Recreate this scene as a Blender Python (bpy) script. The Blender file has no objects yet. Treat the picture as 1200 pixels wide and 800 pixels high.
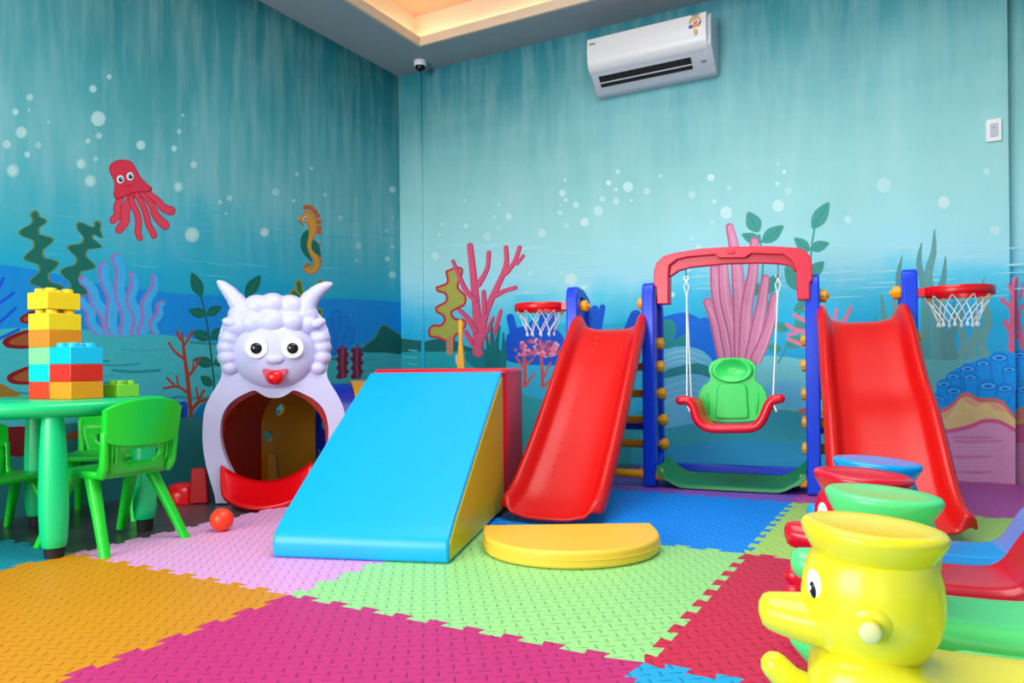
import bpy, bmesh, math, random
from mathutils import Vector, Matrix
from mathutils.geometry import tessellate_polygon
random.seed(7)
PI = math.pi
SC = bpy.context.scene
COL = SC.collection

# ------------------------------------------------------------------ camera
F_PX, CY = 868.8, 429.75
YAW, ROLL = 0.506, -0.01015
CAM = Vector((1.507, -1.466, 0.6115))
_f = Vector((-math.sin(YAW), math.cos(YAW), 0)); _r = Vector((math.cos(YAW), math.sin(YAW), 0)); _u = _r.cross(_f)
_R = _r * math.cos(ROLL) + _u * math.sin(ROLL); _U = _u * math.cos(ROLL) - _r * math.sin(ROLL)
cd = bpy.data.cameras.new('camera'); cam = bpy.data.objects.new('camera', cd); COL.objects.link(cam)
cd.sensor_width = 36; cd.lens = F_PX / 1200 * 36; cd.shift_y = (CY - 400) / 1200; cd.clip_start = .02
m = Matrix((_R, _U, -_f)).transposed().to_4x4(); m.translation = CAM
cam.matrix_world = m; SC.camera = cam

def ray(x, y): return _f + _R * ((x - 600) / F_PX) + _U * ((CY - y) / F_PX)
def on_plane(q, p0, n):
    d = ray(*q); n = Vector(n)
    return CAM + d * ((Vector(p0) - CAM).dot(n) / d.dot(n))
def fl(q, z=0.0): return on_plane(q, (0, 0, z), (0, 0, 1))

# ------------------------------------------------------------------ colours and materials
def lin(c):
    return tuple(((v / 255) / 12.92 if v / 255 <= .04045 else ((v / 255 + .055) / 1.055) ** 2.4) for v in c)
MATS = {}
def mat(name, rgb, rough=.4, spec=.5, bump=0, bscale=40, metal=0, coat=0, emit=0, sss=0, var=.04):
    if name in MATS: return MATS[name]
    m = bpy.data.materials.new(name); m.use_nodes = True
    nt = m.node_tree; b = nt.nodes['Principled BSDF']
    c = lin(rgb)
    tc = nt.nodes.new('ShaderNodeTexCoord')
    nz = nt.nodes.new('ShaderNodeTexNoise'); nz.inputs['Scale'].default_value = bscale; nz.inputs['Detail'].default_value = 3
    nt.links.new(tc.outputs['Object'], nz.inputs['Vector'])
    mx = nt.nodes.new('ShaderNodeMix'); mx.data_type = 'RGBA'
    mx.inputs['A'].default_value = (*[v * (1 - var) for v in c], 1); mx.inputs['B'].default_value = (*[min(1, v * (1 + var)) for v in c], 1)
    nt.links.new(nz.outputs['Fac'], mx.inputs['Factor']); nt.links.new(mx.outputs['Result'], b.inputs['Base Color'])
    b.inputs['Roughness'].default_value = rough; b.inputs['Specular IOR Level'].default_value = spec
    b.inputs['Metallic'].default_value = metal; b.inputs['Coat Weight'].default_value = coat
    if sss: b.inputs['Subsurface Weight'].default_value = sss; b.inputs['Subsurface Radius'].default_value = (.02, .02, .02)
    if emit:
        b.inputs['Emission Color'].default_value = (*c, 1); b.inputs['Emission Strength'].default_value = emit
    if bump:
        bp = nt.nodes.new('ShaderNodeBump'); bp.inputs['Strength'].default_value = bump; bp.inputs['Distance'].default_value = .002
        nt.links.new(nz.outputs['Fac'], bp.inputs['Height']); nt.links.new(bp.outputs['Normal'], b.inputs['Normal'])
    MATS[name] = m; return m

def plastic(name, rgb, rough=.28, **k): return mat(name, rgb, rough, .5, .05, 60, var=.015, **k)

# ------------------------------------------------------------------ mesh helpers
class MB:
    """collects shapes, links them as ONE mesh object"""
    def __init__(s): s.v = []; s.f = []; s.mi = []; s.cur = 0
    def add(s, V, Fs, mi=None, M=None):
        o = len(s.v)
        for p in V:
            p = Vector(p); s.v.append(M @ p if M else p)
        for f in Fs: s.f.append([i + o for i in f]); s.mi.append(s.cur if mi is None else mi)
        return s
    def box(s, c, d, mi=None, M=None):
        x, y, z = c; a, b, e = d[0] / 2, d[1] / 2, d[2] / 2
        V = [(x + i * a, y + j * b, z + k * e) for k in (-1, 1) for j in (-1, 1) for i in (-1, 1)]
        return s.add(V, [(0, 2, 3, 1), (4, 5, 7, 6), (0, 1, 5, 4), (2, 6, 7, 3), (0, 4, 6, 2), (1, 3, 7, 5)], mi, M)
    def prism(s, poly, a, b, axes='xz', mi=None, M=None):
        """2-D polygon in the named axes, extruded a..b along the third"""
        n = len(poly)
        area = sum(poly[i][0] * poly[(i + 1) % n][1] - poly[(i + 1) % n][0] * poly[i][1] for i in range(n))
        if area < 0: poly = poly[::-1]
        def mk(p, t):
            if axes == 'xz': return (p[0], t, p[1])
            if axes == 'yz': return (t, p[0], p[1])
            return (p[0], p[1], t)
        V = [mk(p, a) for p in poly] + [mk(p, b) for p in poly]
        tri = tessellate_polygon([[Vector((p[0], p[1], 0)) for p in poly]]) if n > 40 else [tuple(range(n))]
        Fs = []
        for t in tri: Fs.append(tuple(t)); Fs.append(tuple(i + n for i in reversed(t)))
        for i in range(n): j = (i + 1) % n; Fs.append((i, i + n, j + n, j))
        return s.add(V, Fs, mi, M)
    def tube(s, path, r, n=14, mi=None, M=None, ends='round', flat=1.0):
        P = [Vector(p) for p in path]
        R = list(r) if isinstance(r, (list, tuple)) else [r] * len(P)
        if ends == 'round':
            d0 = (P[0] - P[1]).normalized(); d1 = (P[-1] - P[-2]).normalized()
            a = [(P[0] + d0 * R[0] * math.sin(t), R[0] * max(.02, math.cos(t))) for t in (PI / 2, PI / 3, PI / 6)]
            b = [(P[-1] + d1 * R[-1] * math.sin(t), R[-1] * max(.02, math.cos(t))) for t in (PI / 6, PI / 3, PI / 2)]
            P = [q for q, _ in a] + P + [q for q, _ in b]; R = [q for _, q in a] + R + [q for _, q in b]
        V = []; up = None
        for i, p in enumerate(P):
            t = (P[min(i + 1, len(P) - 1)] - P[max(i - 1, 0)]).normalized()
            if up is None:
                up = Vector((0, 0, 1)) if abs(t.z) < .9 else Vector((0, 1, 0))
            e1 = t.cross(up).normalized(); e2 = e1.cross(t).normalized(); up = e2
            for k in range(n):
                w = 2 * PI * k / n
                V.append(p + (e1 * math.cos(w) + e2 * math.sin(w) * flat) * R[i])
        Fs = []
        for i in range(len(P) - 1):
            for k in range(n):
                q = (k + 1) % n; Fs.append((i * n + k, i * n + q, (i + 1) * n + q, (i + 1) * n + k))
        Fs.append(tuple(reversed(range(n)))); Fs.append(tuple((len(P) - 1) * n + k for k in range(n)))
        return s.add(V, Fs, mi, M)
    def lathe(s, prof, n=28, mi=None, M=None, sx=1, sy=1, closed=False):
        V = []; Fs = []
        for r, z in prof:
            for k in range(n):
                w = 2 * PI * k / n; V.append((r * math.cos(w) * sx, r * math.sin(w) * sy, z))
        m_ = len(prof)
        for i in range(m_ if closed else m_ - 1):
            j = (i + 1) % m_
            for k in range(n):
                q = (k + 1) % n; Fs.append((i * n + k, i * n + q, j * n + q, j * n + k))
        if not closed:
            Fs.append(tuple(reversed(range(n)))); Fs.append(tuple((m_ - 1) * n + k for k in range(n)))
        return s.add(V, Fs, mi, M)
    def ell(s, c, r, mi=None, M=None, n=22, k=14):
        V = [(c[0], c[1], c[2] - r[2])]; Fs = []
        for i in range(1, k):
            a = -PI / 2 + PI * i / k
            for j in range(n):
                w = 2 * PI * j / n
                V.append((c[0] + r[0] * math.cos(a) * math.cos(w), c[1] + r[1] * math.cos(a) * math.sin(w), c[2] + r[2] * math.sin(a)))
        V.append((c[0], c[1], c[2] + r[2]))
        for j in range(n):
            q = (j + 1) % n; Fs.append((0, 1 + q, 1 + j))
            for i in range(k - 2):
                a = 1 + i * n; Fs.append((a + j, a + q, a + n + q, a + n + j))
            a = 1 + (k - 2) * n; Fs.append((a + j, a + q, len(V) - 1))
        return s.add(V, Fs, mi, M)
    def loft(s, secs, mi=None, M=None, cap=True, closed=True):
        n = len(secs[0]); V = [p for q in secs for p in q]; Fs = []
        for i in range(len(secs) - 1):
            for k in range(n if closed else n - 1):
                q = (k + 1) % n; Fs.append((i * n + k, i * n + q, (i + 1) * n + q, (i + 1) * n + k))
        if cap and closed:
            Fs.append(tuple(reversed(range(n)))); Fs.append(tuple((len(secs) - 1) * n + k for k in range(n)))
        return s.add(V, Fs, mi, M)
    def build(s, name, mats, parent=None, smooth=35, bevel=0, bseg=3, sub=0, solid=0, loc=None, rot=None, fix=True):
        me = bpy.data.meshes.new(name); me.from_pydata([tuple(v) for v in s.v], [], s.f)
        if not isinstance(mats, (list, tuple)): mats = [mats]
        for m_ in mats: me.materials.append(m_)
        me.polygons.foreach_set('material_index', s.mi)
        if fix:
            b = bmesh.new(); b.from_mesh(me); bmesh.ops.recalc_face_normals(b, faces=b.faces); b.to_mesh(me); b.free()
        if smooth:
            me.polygons.foreach_set('use_smooth', [True] * len(me.polygons))
            me.set_sharp_from_angle(angle=math.radians(smooth))
        me.update()
        o = bpy.data.objects.new(name, me); COL.objects.link(o)
        if parent: o.parent = parent
        if loc is not None: o.location = loc
        if rot is not None: o.rotation_euler = rot
        if solid:
            q = o.modifiers.new('solid', 'SOLIDIFY'); q.thickness = solid; q.offset = 0
        if bevel:
            q = o.modifiers.new('bevel', 'BEVEL'); q.width = bevel; q.segments = bseg; q.limit_method = 'ANGLE'; q.angle_limit = math.radians(40)
        if sub:
            q = o.modifiers.new('sub', 'SUBSURF'); q.levels = sub; q.render_levels = sub
        return o

def tag(o, label, cat, group=None):
    o['label'] = label; o['category'] = cat
    if group: o['group'] = group
    return o
def thing(name, label, cat, loc=(0, 0, 0), rz=0, group=None):
    o = bpy.data.objects.new(name, None); COL.objects.link(o); o.empty_display_size = .05
    o.location = loc; o.rotation_euler = (0, 0, rz)
    return tag(o, label, cat, group)
def structure(o): o['kind'] = 'structure'; return o
def dup(root, label, loc=None, rz=None, mats=None):
    r = root.copy(); COL.objects.link(r); r['label'] = label
    if loc is not None: r.location = loc
    if rz is not None: r.rotation_euler = (0, 0, rz)
    def rec(src, dst):
        for ch in list(src.children):
            c = ch.copy(); COL.objects.link(c); c.parent = dst
            if mats and c.data and any(q.name in mats for q in c.data.materials):
                c.data = c.data.copy()
                for i, q in enumerate(c.data.materials):
                    if q.name in mats: c.data.materials[i] = mats[q.name]
            rec(ch, c)
    rec(root, r)
    return r
def catmull(P, k=6, closed=True):
    n = len(P); out = []
    for i in range(n if closed else n - 1):
        if closed: a, b, c, d = P[i - 1], P[i], P[(i + 1) % n], P[(i + 2) % n]
        else: a, b, c, d = P[max(i - 1, 0)], P[i], P[i + 1], P[min(i + 2, n - 1)]
        for j in range(k):
            t = j / k
            out.append(tuple(.5 * (2 * b[q] + (c[q] - a[q]) * t + (2 * a[q] - 5 * b[q] + 4 * c[q] - d[q]) * t * t + (3 * b[q] - a[q] - 3 * c[q] + d[q]) * t ** 3) for q in range(len(b))))
    if not closed: out.append(tuple(P[-1]))
    return out
def rrect(w, h, r, n=5, cx=0, cy=0):
    out = []
    for sx, sy, a0 in ((1, 1, 0), (-1, 1, PI / 2), (-1, -1, PI), (1, -1, 3 * PI / 2)):
        for i in range(n + 1):
            a = a0 + PI / 2 * i / n
            out.append((cx + sx * (w / 2 - r) + r * math.cos(a), cy + sy * (h / 2 - r) + r * math.sin(a)))
    return out
def cut(o, cutters):
    """boolean holes, applied"""
    for c in cutters:
        q = o.modifiers.new('cut', 'BOOLEAN'); q.object = c; q.operation = 'DIFFERENCE'; q.solver = 'EXACT'
    bpy.context.view_layer.update()
    me = bpy.data.meshes.new_from_object(o.evaluated_get(bpy.context.evaluated_depsgraph_get()))
    o.modifiers.clear(); o.data = me
    me.polygons.foreach_set('use_smooth', [True] * len(me.polygons)); me.set_sharp_from_angle(angle=math.radians(30))
    for c in cutters: bpy.data.objects.remove(c)

XL, YB, ZC, ZF = -1.905, 3.0, 2.79, -0.012
YCOL, XCOL = 2.985, -1.70
XR, YR = 1.893, 3.07
KEY, FILL, AMB, COVE, EXPO, TOP = 185, 16, .6, 20, -0.2, 100
# ------------------------------------------------------------------ painted mural walls
def wall_base(name, stops, streak=.35):
    """mural sky: water colour by height, vertical dry-brush streaks above, horizontal strokes below"""
    m = bpy.data.materials.new(name); m.use_nodes = True; nt = m.node_tree; b = nt.nodes['Principled BSDF']; N = nt.nodes.new; L = nt.links.new
    tc = N('ShaderNodeTexCoord'); sp = N('ShaderNodeSeparateXYZ'); L(tc.outputs['Object'], sp.inputs[0])
    def noise(sx, sy, sz, sc, det=4):
        mp = N('ShaderNodeMapping'); mp.inputs['Scale'].default_value = (sx, sy, sz); L(tc.outputs['Object'], mp.inputs['Vector'])
        n = N('ShaderNodeTexNoise'); n.inputs['Scale'].default_value = sc; n.inputs['Detail'].default_value = det; n.inputs['Roughness'].default_value = .6
        L(mp.outputs[0], n.inputs['Vector']); return n.outputs['Fac']
    def mth(op, a, bb, c=None):
        q = N('ShaderNodeMath'); q.operation = op
        for i, v in enumerate((a, bb, c)):
            if v is None: continue
            if isinstance(v, (int, float)): q.inputs[i].default_value = v
            else: L(v, q.inputs[i])
        return q.outputs[0]
    vs = noise(1, 1, .16, 4.0); hs = noise(.22, .22, 1, 7.0); big = noise(1, 1, .6, 1.3, 2)
    z = mth('ADD', sp.outputs['Z'], mth('MULTIPLY', mth('SUBTRACT', vs, .5), .26))
    z = mth('ADD', z, mth('MULTIPLY', mth('SUBTRACT', big, .5), .5))
    z = mth('ADD', z, mth('MULTIPLY', mth('SUBTRACT', hs, .5), .22))
    mr = mth('DIVIDE', z, 3.0)
    cr = N('ShaderNodeValToRGB'); L(mr, cr.inputs[0])
    el = cr.color_ramp.elements
    while len(el) > 1: el.remove(el[0])
    for i, (zz, c) in enumerate(stops):
        e = el[0] if i == 0 else el.new(zz / 3.0)
        e.position = zz / 3.0; e.color = (*lin(c), 1)
    # pale dry-brush streaks
    fine = noise(1, 1, .12, 11, 4)
    fac = N('ShaderNodeMapRange'); L(fine, fac.inputs[0]); fac.inputs[1].default_value = .42; fac.inputs[2].default_value = .85; fac.inputs[4].default_value = streak
    hi = N('ShaderNodeMapRange'); L(sp.outputs['Z'], hi.inputs[0]); hi.inputs[1].default_value = 1.1; hi.inputs[2].default_value = 1.5
    f = mth('MULTIPLY', fac.outputs[0], hi.outputs[0])
    mx = N('ShaderNodeMix'); mx.data_type = 'RGBA'; L(f, mx.inputs['Factor']); L(cr.outputs[0], mx.inputs['A']); mx.inputs['B'].default_value = (*lin((190, 222, 224)), 1)
    L(mx.outputs['Result'], b.inputs['Base Color']); b.inputs['Roughness'].default_value = .62; b.inputs['Specular IOR Level'].default_value = .25
    bp = N('ShaderNodeBump'); bp.inputs['Strength'].default_value = .12; bp.inputs['Distance'].default_value = .004; L(fine, bp.inputs['Height']); L(bp.outputs[0], b.inputs['Normal'])
    MATS[name] = m; return m

M_WL = wall_base('mural_paint_left', [(0, (25, 135, 150)), (.75, (15, 150, 205)), (.98, (14, 158, 205)), (1.12, (28, 166, 200)), (1.35, (60, 170, 190)), (1.6, (95, 175, 185)), (2.1, (62, 150, 160)), (2.5, (40, 128, 138)), (2.8, (20, 112, 122))])
M_WB = wall_base('mural_paint_back', [(0, (35, 140, 165)), (.7, (40, 180, 235)), (.9, (45, 195, 240)), (1.05, (95, 210, 240)), (1.2, (160, 225, 242)), (1.35, (160, 225, 232)), (1.7, (150, 212, 215)), (2.1, (120, 188, 194)), (2.5, (70, 150, 160)), (2.8, (35, 130, 145))])

class Wall:
    def __init__(s, base): s.mb = MB(); s.mats = [base]; s.boxes = []
    def mi(s, rgb):
        n = 'mural_%d_%d_%d' % rgb
        m = mat(n, rgb, .6, .25, .08, 30, var=.10)
        if m not in s.mats: s.mats.append(m)
        return s.mats.index(m)
    def depth(s, P, pad=0):
        """paint lies over whatever was painted under it: a new coat only where shapes overlap"""
        b = (min(p[0] for p in P) - pad, min(p[1] for p in P) - pad, max(p[0] for p in P) + pad, max(p[1] for p in P) + pad)
        k = 1 + max([q[4] for q in s.boxes if q[0] < b[2] and q[2] > b[0] and q[1] < b[3] and q[3] > b[1]], default=0)
        s.boxes.append((*b, k)); return .0003 + k * .00003
WL, WB, WC, WR = Wall(M_WL), Wall(M_WB), Wall(M_WB), Wall(M_WB)
def toW(W, q, d):
    if W is WL: return on_plane(q, (XL + d, 0, 0), (1, 0, 0))
    y = YB if W is WB else YCOL if W is WC else YR
    return on_plane(q, (0, y - d, 0), (0, 1, 0))
def fill(W, P, rgb):
    """one filled painted shape; P in photograph pixels, laid on the wall"""
    d = W.depth(P)
    tri = tessellate_polygon([[Vector((p[0], p[1], 0)) for p in P]])
    W.mb.add([toW(W, p, d) for p in P], [tuple(t) for t in tri], W.mi(rgb))
def blob(W, P, rgb, k=5): fill(W, catmull(P, k), rgb)
def stroke(W, P, rgb, w=None, k=5, smooth=True):
    """painted stroke with round ends; points (x, y[, width])"""
    P = [(p[0], p[1], p[2] if len(p) > 2 else w) for p in P]
    Q = catmull(P, k, False) if smooth and len(P) > 2 else P
    d = W.depth(Q, max(q[2] for q in Q) / 2); V = []; Fs = []; n = len(Q)
    for i, (x, y, ww) in enumerate(Q):
        a = Q[max(i - 1, 0)]; b = Q[min(i + 1, n - 1)]; t = Vector((b[0] - a[0], b[1] - a[1])).normalized()
        V += [(x - t.y * ww / 2, y + t.x * ww / 2), (x + t.y * ww / 2, y - t.x * ww / 2)]
        if i: Fs.append((2 * i - 2, 2 * i - 1, 2 * i + 1, 2 * i))
    for e in (0, n - 1):                            # half-round brush ends, meeting the strip edge to edge
        x, y, ww = Q[e]; a = Q[max(e - 1, 0)]; b = Q[min(e + 1, n - 1)]
        if ww > 1.2:
            ang = math.atan2(b[1] - a[1], b[0] - a[0]) + (PI / 2 if e == 0 else -PI / 2)
            o = len(V); V += [(x + ww / 2 * math.cos(ang + PI * j / 8), y + ww / 2 * math.sin(ang + PI * j / 8)) for j in range(1, 8)]
            Fs.append([2 * e] + list(range(o, o + 7)) + [2 * e + 1] if e == 0 else [2 * e + 1] + list(range(o, o + 7)) + [2 * e])
    W.mb.add([toW(W, p, d) for p in V], Fs, W.mi(rgb))
def spot(W, x, y, rx, ry=None, rgb=(170, 215, 220), n=20):
    ry = ry or rx
    fill(W, [(x + rx * math.cos(2 * PI * i / n), y + ry * math.sin(2 * PI * i / n)) for i in range(n)], rgb)
def wavy(W, P, r, rgb, edge=None, ew=3):
    """seaweed with lobes along both sides: P = spine, r = lobe radius"""
    def draw(g, c):
        stroke(W, [(p[0], p[1], 1.5 * r + 2 * g) for p in P], c)
        for i, (x, y) in enumerate(P):
            a = P[max(i - 1, 0)]; b = P[min(i + 1, len(P) - 1)]; t = Vector((b[0] - a[0], b[1] - a[1])).normalized()
            for s_ in (-1, 1):
                if (i + (s_ > 0)) % 2 == 0:
                    stroke(W, [(x, y, 1.1 * r + 2 * g), (x - t.y * s_ * r * 1.5, y + t.x * s_ * r * 1.5, r * .95 + 2 * g)], c)
    if edge: draw(ew / 2, edge)
    draw(0, rgb)
def ribbon(W, P, w, a, waves, rgb, edge, ew):
    """ruffled kelp: lobes swing out left and right in turn along the spine"""
    Q = catmull(P, 8, False); n = len(Q)
    def outline(g):
        L, R = [], []
        for i, (x, y) in enumerate(Q):
            A = Q[max(i - 1, 0)]; B = Q[min(i + 1, n - 1)]; t = Vector((B[0] - A[0], B[1] - A[1])).normalized(); ph = 2 * PI * waves * i / (n - 1)
            tp = min(1, .45 + 3.2 * i / n)
            l = (w + a * max(-.55, math.sin(ph))) * tp + g; r = (w + a * max(-.55, -math.sin(ph))) * tp + g
            L.append((x + t.y * l, y - t.x * l)); R.append((x - t.y * r, y + t.x * r))
        top = [(Q[0][0] + (w * .5 + g) * math.cos(u), Q[0][1] - (w * .7 + g) * math.sin(u)) for u in (.6, 1.2, 1.57, 1.95, 2.5)]
        return L + R[::-1] + (top[::-1] if L[0][0] > R[0][0] else top)
    fill(W, outline(ew), edge); fill(W, outline(0), rgb)
def wig(P, amp, n=2.0, ph=0.0):
    Q = catmull([(p[0], p[1], p[2]) for p in P], 6, False); m_ = len(Q)
    return [(x + amp * math.sin(ph + 2 * PI * n * i / (m_ - 1)), y, w) for i, (x, y, w) in enumerate(Q)]
def leaf(W, x, y, ang, L_, w, rgb, rib=None):
    c, s_ = math.cos(math.radians(ang)), -math.sin(math.radians(ang))
    P = [(0, 0), (.25, .42), (.5, .5), (.75, .34), (1, 0), (.75, -.34), (.5, -.5), (.25, -.42)]
    def T(u, v): return (x + c * u * L_ + s_ * v * w, y + s_ * u * L_ - c * v * w)
    fill(W, catmull([T(*p) for p in P], 3), rgb)
    if rib: stroke(W, [T(.1, 0), T(.85, 0)], rib, .8)

# ---- left wall
G1, G2 = (60, 172, 186), (36, 122, 130)
fill(WL, catmull([(-260, 330), (-160, 316), (-60, 308), (0, 310), (60, 320), (110, 332), (160, 338), (220, 345), (280, 346), (340, 352), (400, 350), (473, 354)], 6, False) + [(473, 620), (-260, 900)], (10, 135, 216))
fill(WL, catmull([(-260, 430), (-120, 408), (0, 386), (60, 385), (140, 388), (200, 393), (250, 400), (320, 404), (400, 410), (473, 412)], 6, False) + [(473, 620), (-260, 900)], G1)
fill(WL, catmull([(-260, 560), (-100, 520), (40, 500), (195, 488), (260, 488), (330, 480), (420, 474), (473, 470)], 6, False) + [(473, 620), (-260, 900)], G2)
for i in range(26):
    x = random.uniform(0, 440); y = random.uniform(398, 470)
    stroke(WL, [(x, y), (x + 25, y + 2), (x + 55, y)], random.choice([(60, 168, 180), (30, 135, 150), (52, 158, 172)]), random.uniform(1.5, 4))
for i in range(34):
    x = random.uniform(0, 450); y = random.uniform(225, 330)
    stroke(WL, [(x, y, .6), (x + 18, y + 3, random.uniform(1, 2.5)), (x + 40, y + 4, .6)], random.choice([(84, 184, 202), (74, 178, 200), (66, 174, 200)]))
for x, y, r in [(115, 139, 9), (116, 159, 4), (25, 155, 7), (8, 169, 5), (45, 170, 4), (32, 181, 3.6), (15, 200, 8), (35, 114, 4.2), (18, 131, 4), (109, 104, 4.5), (128, 90, 3), (95, 192, 6), (112, 186, 3), (103, 165, 3), (165, 170, 5.6),
                (210, 154, 3), (204, 174, 3.6), (227, 193, 4), (106, 212, 7), (209, 219, 6), (225, 275, 9), (269, 232, 3.5), (258, 237, 2.8), (265, 250, 1.6), (214, 135, 1.8), (57, 143, 2), (34, 129, 1.5),
                (323, 225, 4.6), (344, 235, 2), (381, 228, 2.5), (399, 255, 3), (310, 272, 5.4), (420, 288, 4), (348, 204, 2.4), (365, 197, 2), (460, 222, 4), (460, 255, 2), (453, 270, 2), (460, 289, 2.2), (454, 303, 3), (460, 322, 4.2), (418, 305, 2)]:
    spot(WL, x, y, r * .95, r, random.choice([(150, 200, 205), (140, 195, 202), (160, 206, 210)]))
    if r > 5: spot(WL, x - .5, y - .3, r * .6, r * .65, (168, 212, 215))
# octopus
OC, OD = (205, 48, 72), (165, 22, 48)
for P in [[(140, 232, 6), (138, 248, 8), (134, 258, 7)], [(152, 230, 8), (147, 252, 10), (141, 269, 8)], [(155, 232, 5), (160, 252, 6), (163, 270, 6), (163, 279, 5)], [(162, 228, 5), (169, 248, 6), (176, 264, 6), (179, 276, 6)], [(168, 226, 5), (180, 246, 7), (192, 264, 9)], [(174, 225, 5), (188, 240, 7), (199, 247, 9)]]:
    P = wig(P, 1.5, 1.5, P[0][0]); stroke(WL, [(a, b, c + 2) for a, b, c in P], OD, k=1); stroke(WL, P, (212, 62, 88), k=1)
HD = [(128, 200), (130, 192), (140, 187), (153, 189), (160, 198), (164, 206), (171, 214), (178, 220), (176, 225), (160, 226), (146, 231), (137, 234), (133, 228), (134, 214)]
blob(WL, HD, OD); blob(WL, [((x - 150) * .93 + 149.5, (y - 208) * .94 + 207.5) for x, y in HD], OC)
for x, y in ((141, 210), (152.5, 206.5)):
    spot(WL, x, y, 4.2, 4.8, (215, 235, 238)); spot(WL, x + .5, y + .3, 2.7, 3.1, (20, 110, 150)); spot(WL, x + .7, y + .3, 1.6, 1.9, (8, 20, 40)); spot(WL, x + 1.2, y - .8, .7, .7, (240, 250, 250))
stroke(WL, [(148.5, 217), (151.5, 218.6), (154, 216.5)], (70, 8, 20), .8)
# seahorse
SO, SY, SG = (190, 95, 30), (205, 150, 48), (15, 105, 95)
for x, y, r in [(358, 243, 3), (361, 242.5, 3), (365, 244, 3.2), (369, 248, 3.4), (372, 253, 3.2), (373.5, 260, 3.2), (374, 267, 3), (374, 272, 3), (373, 288, 3), (374, 300, 2.6), (374, 306, 3), (373, 312, 3), (369, 317, 3)]: spot(WL, x, y, r, r, SO)
stroke(WL, [(366, 284), (370, 290), (372, 297)], SG, 8)
stroke(WL, [(360, 254, 13), (366, 262, 11), (366, 272, 9), (363, 281, 8), (364, 292, 8), (370, 302, 8), (371, 312, 8), (364, 318, 7), (359, 315, 6), (360, 310, 4), (364, 310, 3)], SO)
stroke(WL, [(360, 254, 11), (366, 262, 9), (366, 272, 7), (363, 281, 6), (364, 292, 6), (370, 302, 6), (371, 312, 6), (364, 318, 5), (359, 315, 4)], SY)
stroke(WL, [(358, 255, 7), (352, 256, 4), (349.5, 254.5, 2.5)], SY); stroke(WL, [(351, 258), (355, 264)], SO, 2)
blob(WL, [(360, 269), (354, 275), (352, 285), (355, 296), (366, 307), (362, 295), (360, 286), (362, 275)], SG)
blob(WL, [(366, 282), (372, 284), (374, 292), (373, 298), (368, 296), (365, 290)], SG)
spot(WL, 357.7, 256, 2, 2.4, (200, 225, 235)); spot(WL, 357.9, 256.2, 1.2, 1.4, (15, 60, 110))
# two green wavy kelps
KG, KE = (15, 102, 92), (105, 125, 48)
ribbon(WL, [(41, 254), (42, 275), (47, 300), (53, 325), (58, 348)], 8.5, 10, 3.6, KG, KE, 2)
ribbon(WL, [(114, 266), (104, 276), (97, 296), (90, 320), (85, 346)], 8.5, 10, 3.6, KG, KE, 2)
# blue-violet finger coral
for P in [[(100, 328, 11), (110, 345, 12), (120, 362, 13), (126, 388, 12)], [(122, 312, 12), (127, 335, 12), (132, 360, 14), (134, 388, 13)], [(138, 303, 13), (141, 330, 12), (146, 358, 14), (147, 388, 13)], [(157, 323, 10), (155, 345, 11), (160, 365, 13), (160, 388, 12)], [(182, 325, 8), (177, 345, 10), (172, 365, 13), (168, 388, 12)], [(192, 355, 7), (184, 370, 9), (181, 388, 9)], [(98, 352, 10), (106, 368, 11), (114, 388, 11)]]:
    P = wig(P, 2.6, 1.6, P[0][0]); stroke(WL, [(a - 1.5, b, c) for a, b, c in P], (142, 118, 192), k=1); stroke(WL, [(a + 1, b + 1, c - 3) for a, b, c in P], (60, 168, 228), k=1)
# leafy vine beside the tunnel, twice
LG = (12, 100, 88)
stroke(WL, [(233, 340), (240, 365), (245, 395), (249, 430), (251, 455), (247, 470)], LG, 2.2)
for x, y, a, l, w in [(236, 347, 112, 30, 14), (242, 369, 165, 22, 12), (242, 369, 30, 20, 11), (247, 397, 160, 24, 13), (247, 397, 40, 20, 12), (250, 427, 165, 24, 13), (250, 427, 25, 18, 11), (249, 452, 140, 18, 11)]: leaf(WL, x, y, a, l, w, LG, (30, 125, 105))
stroke(WL, [(283, 400), (285, 370), (290, 345)], LG, 2)
for x, y, a, l, w in [(288, 347, 55, 30, 14), (285, 375, 30, 22, 11), (284, 380, 140, 22, 12)]: leaf(WL, x, y, a, l, w, LG, (30, 125, 105))
# yellow-green lobed weed behind the horn
for P in [[(350, 332), (352, 342), (356, 356), (362, 380)], [(344, 343), (353, 350)], [(376, 332), (372, 345), (366, 362)], [(368, 338), (372, 346)], [(374, 365), (370, 375), (366, 390)]]:
    stroke(WL, P, (150, 140, 45), 9); stroke(WL, P, (35, 120, 70), 5)
# red-brown branch coral
RB = (150, 62, 45)
for P in [[(213, 390, 3), (216, 415, 4), (220, 445, 5), (224, 487, 5)], [(198, 402, 3), (206, 413, 3), (217, 421, 4)], [(234, 420, 3), (228, 432, 3), (220, 441, 4)], [(227, 421, 2), (226, 434, 2.5)], [(192, 455, 3), (208, 453, 3), (221, 461, 4)], [(196, 443, 3), (205, 452, 3)], [(207, 440, 2), (209, 452, 2.5)], [(244, 468, 3), (233, 471, 4), (225, 480, 4)], [(239, 457, 3), (232, 470, 3)], [(230, 454, 2), (232, 466, 2.5)], [(225, 388, 3), (220, 398, 3), (215, 406, 3)], [(207, 388, 3), (211, 398, 3)]]: stroke(WL, P, RB)
# blue patch coral, dark blue sponge
blob(WL, [(228, 488), (236, 474), (248, 470), (258, 476), (262, 488)], (10, 120, 180))
fill(WL, [(200, 489), (201, 475), (206, 472), (217, 470), (220, 473), (220, 487), (218, 489)], (18, 75, 190)); fill(WL, [(202, 488), (203, 479), (212, 476), (215, 479), (214, 488)], (12, 35, 130))
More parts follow.
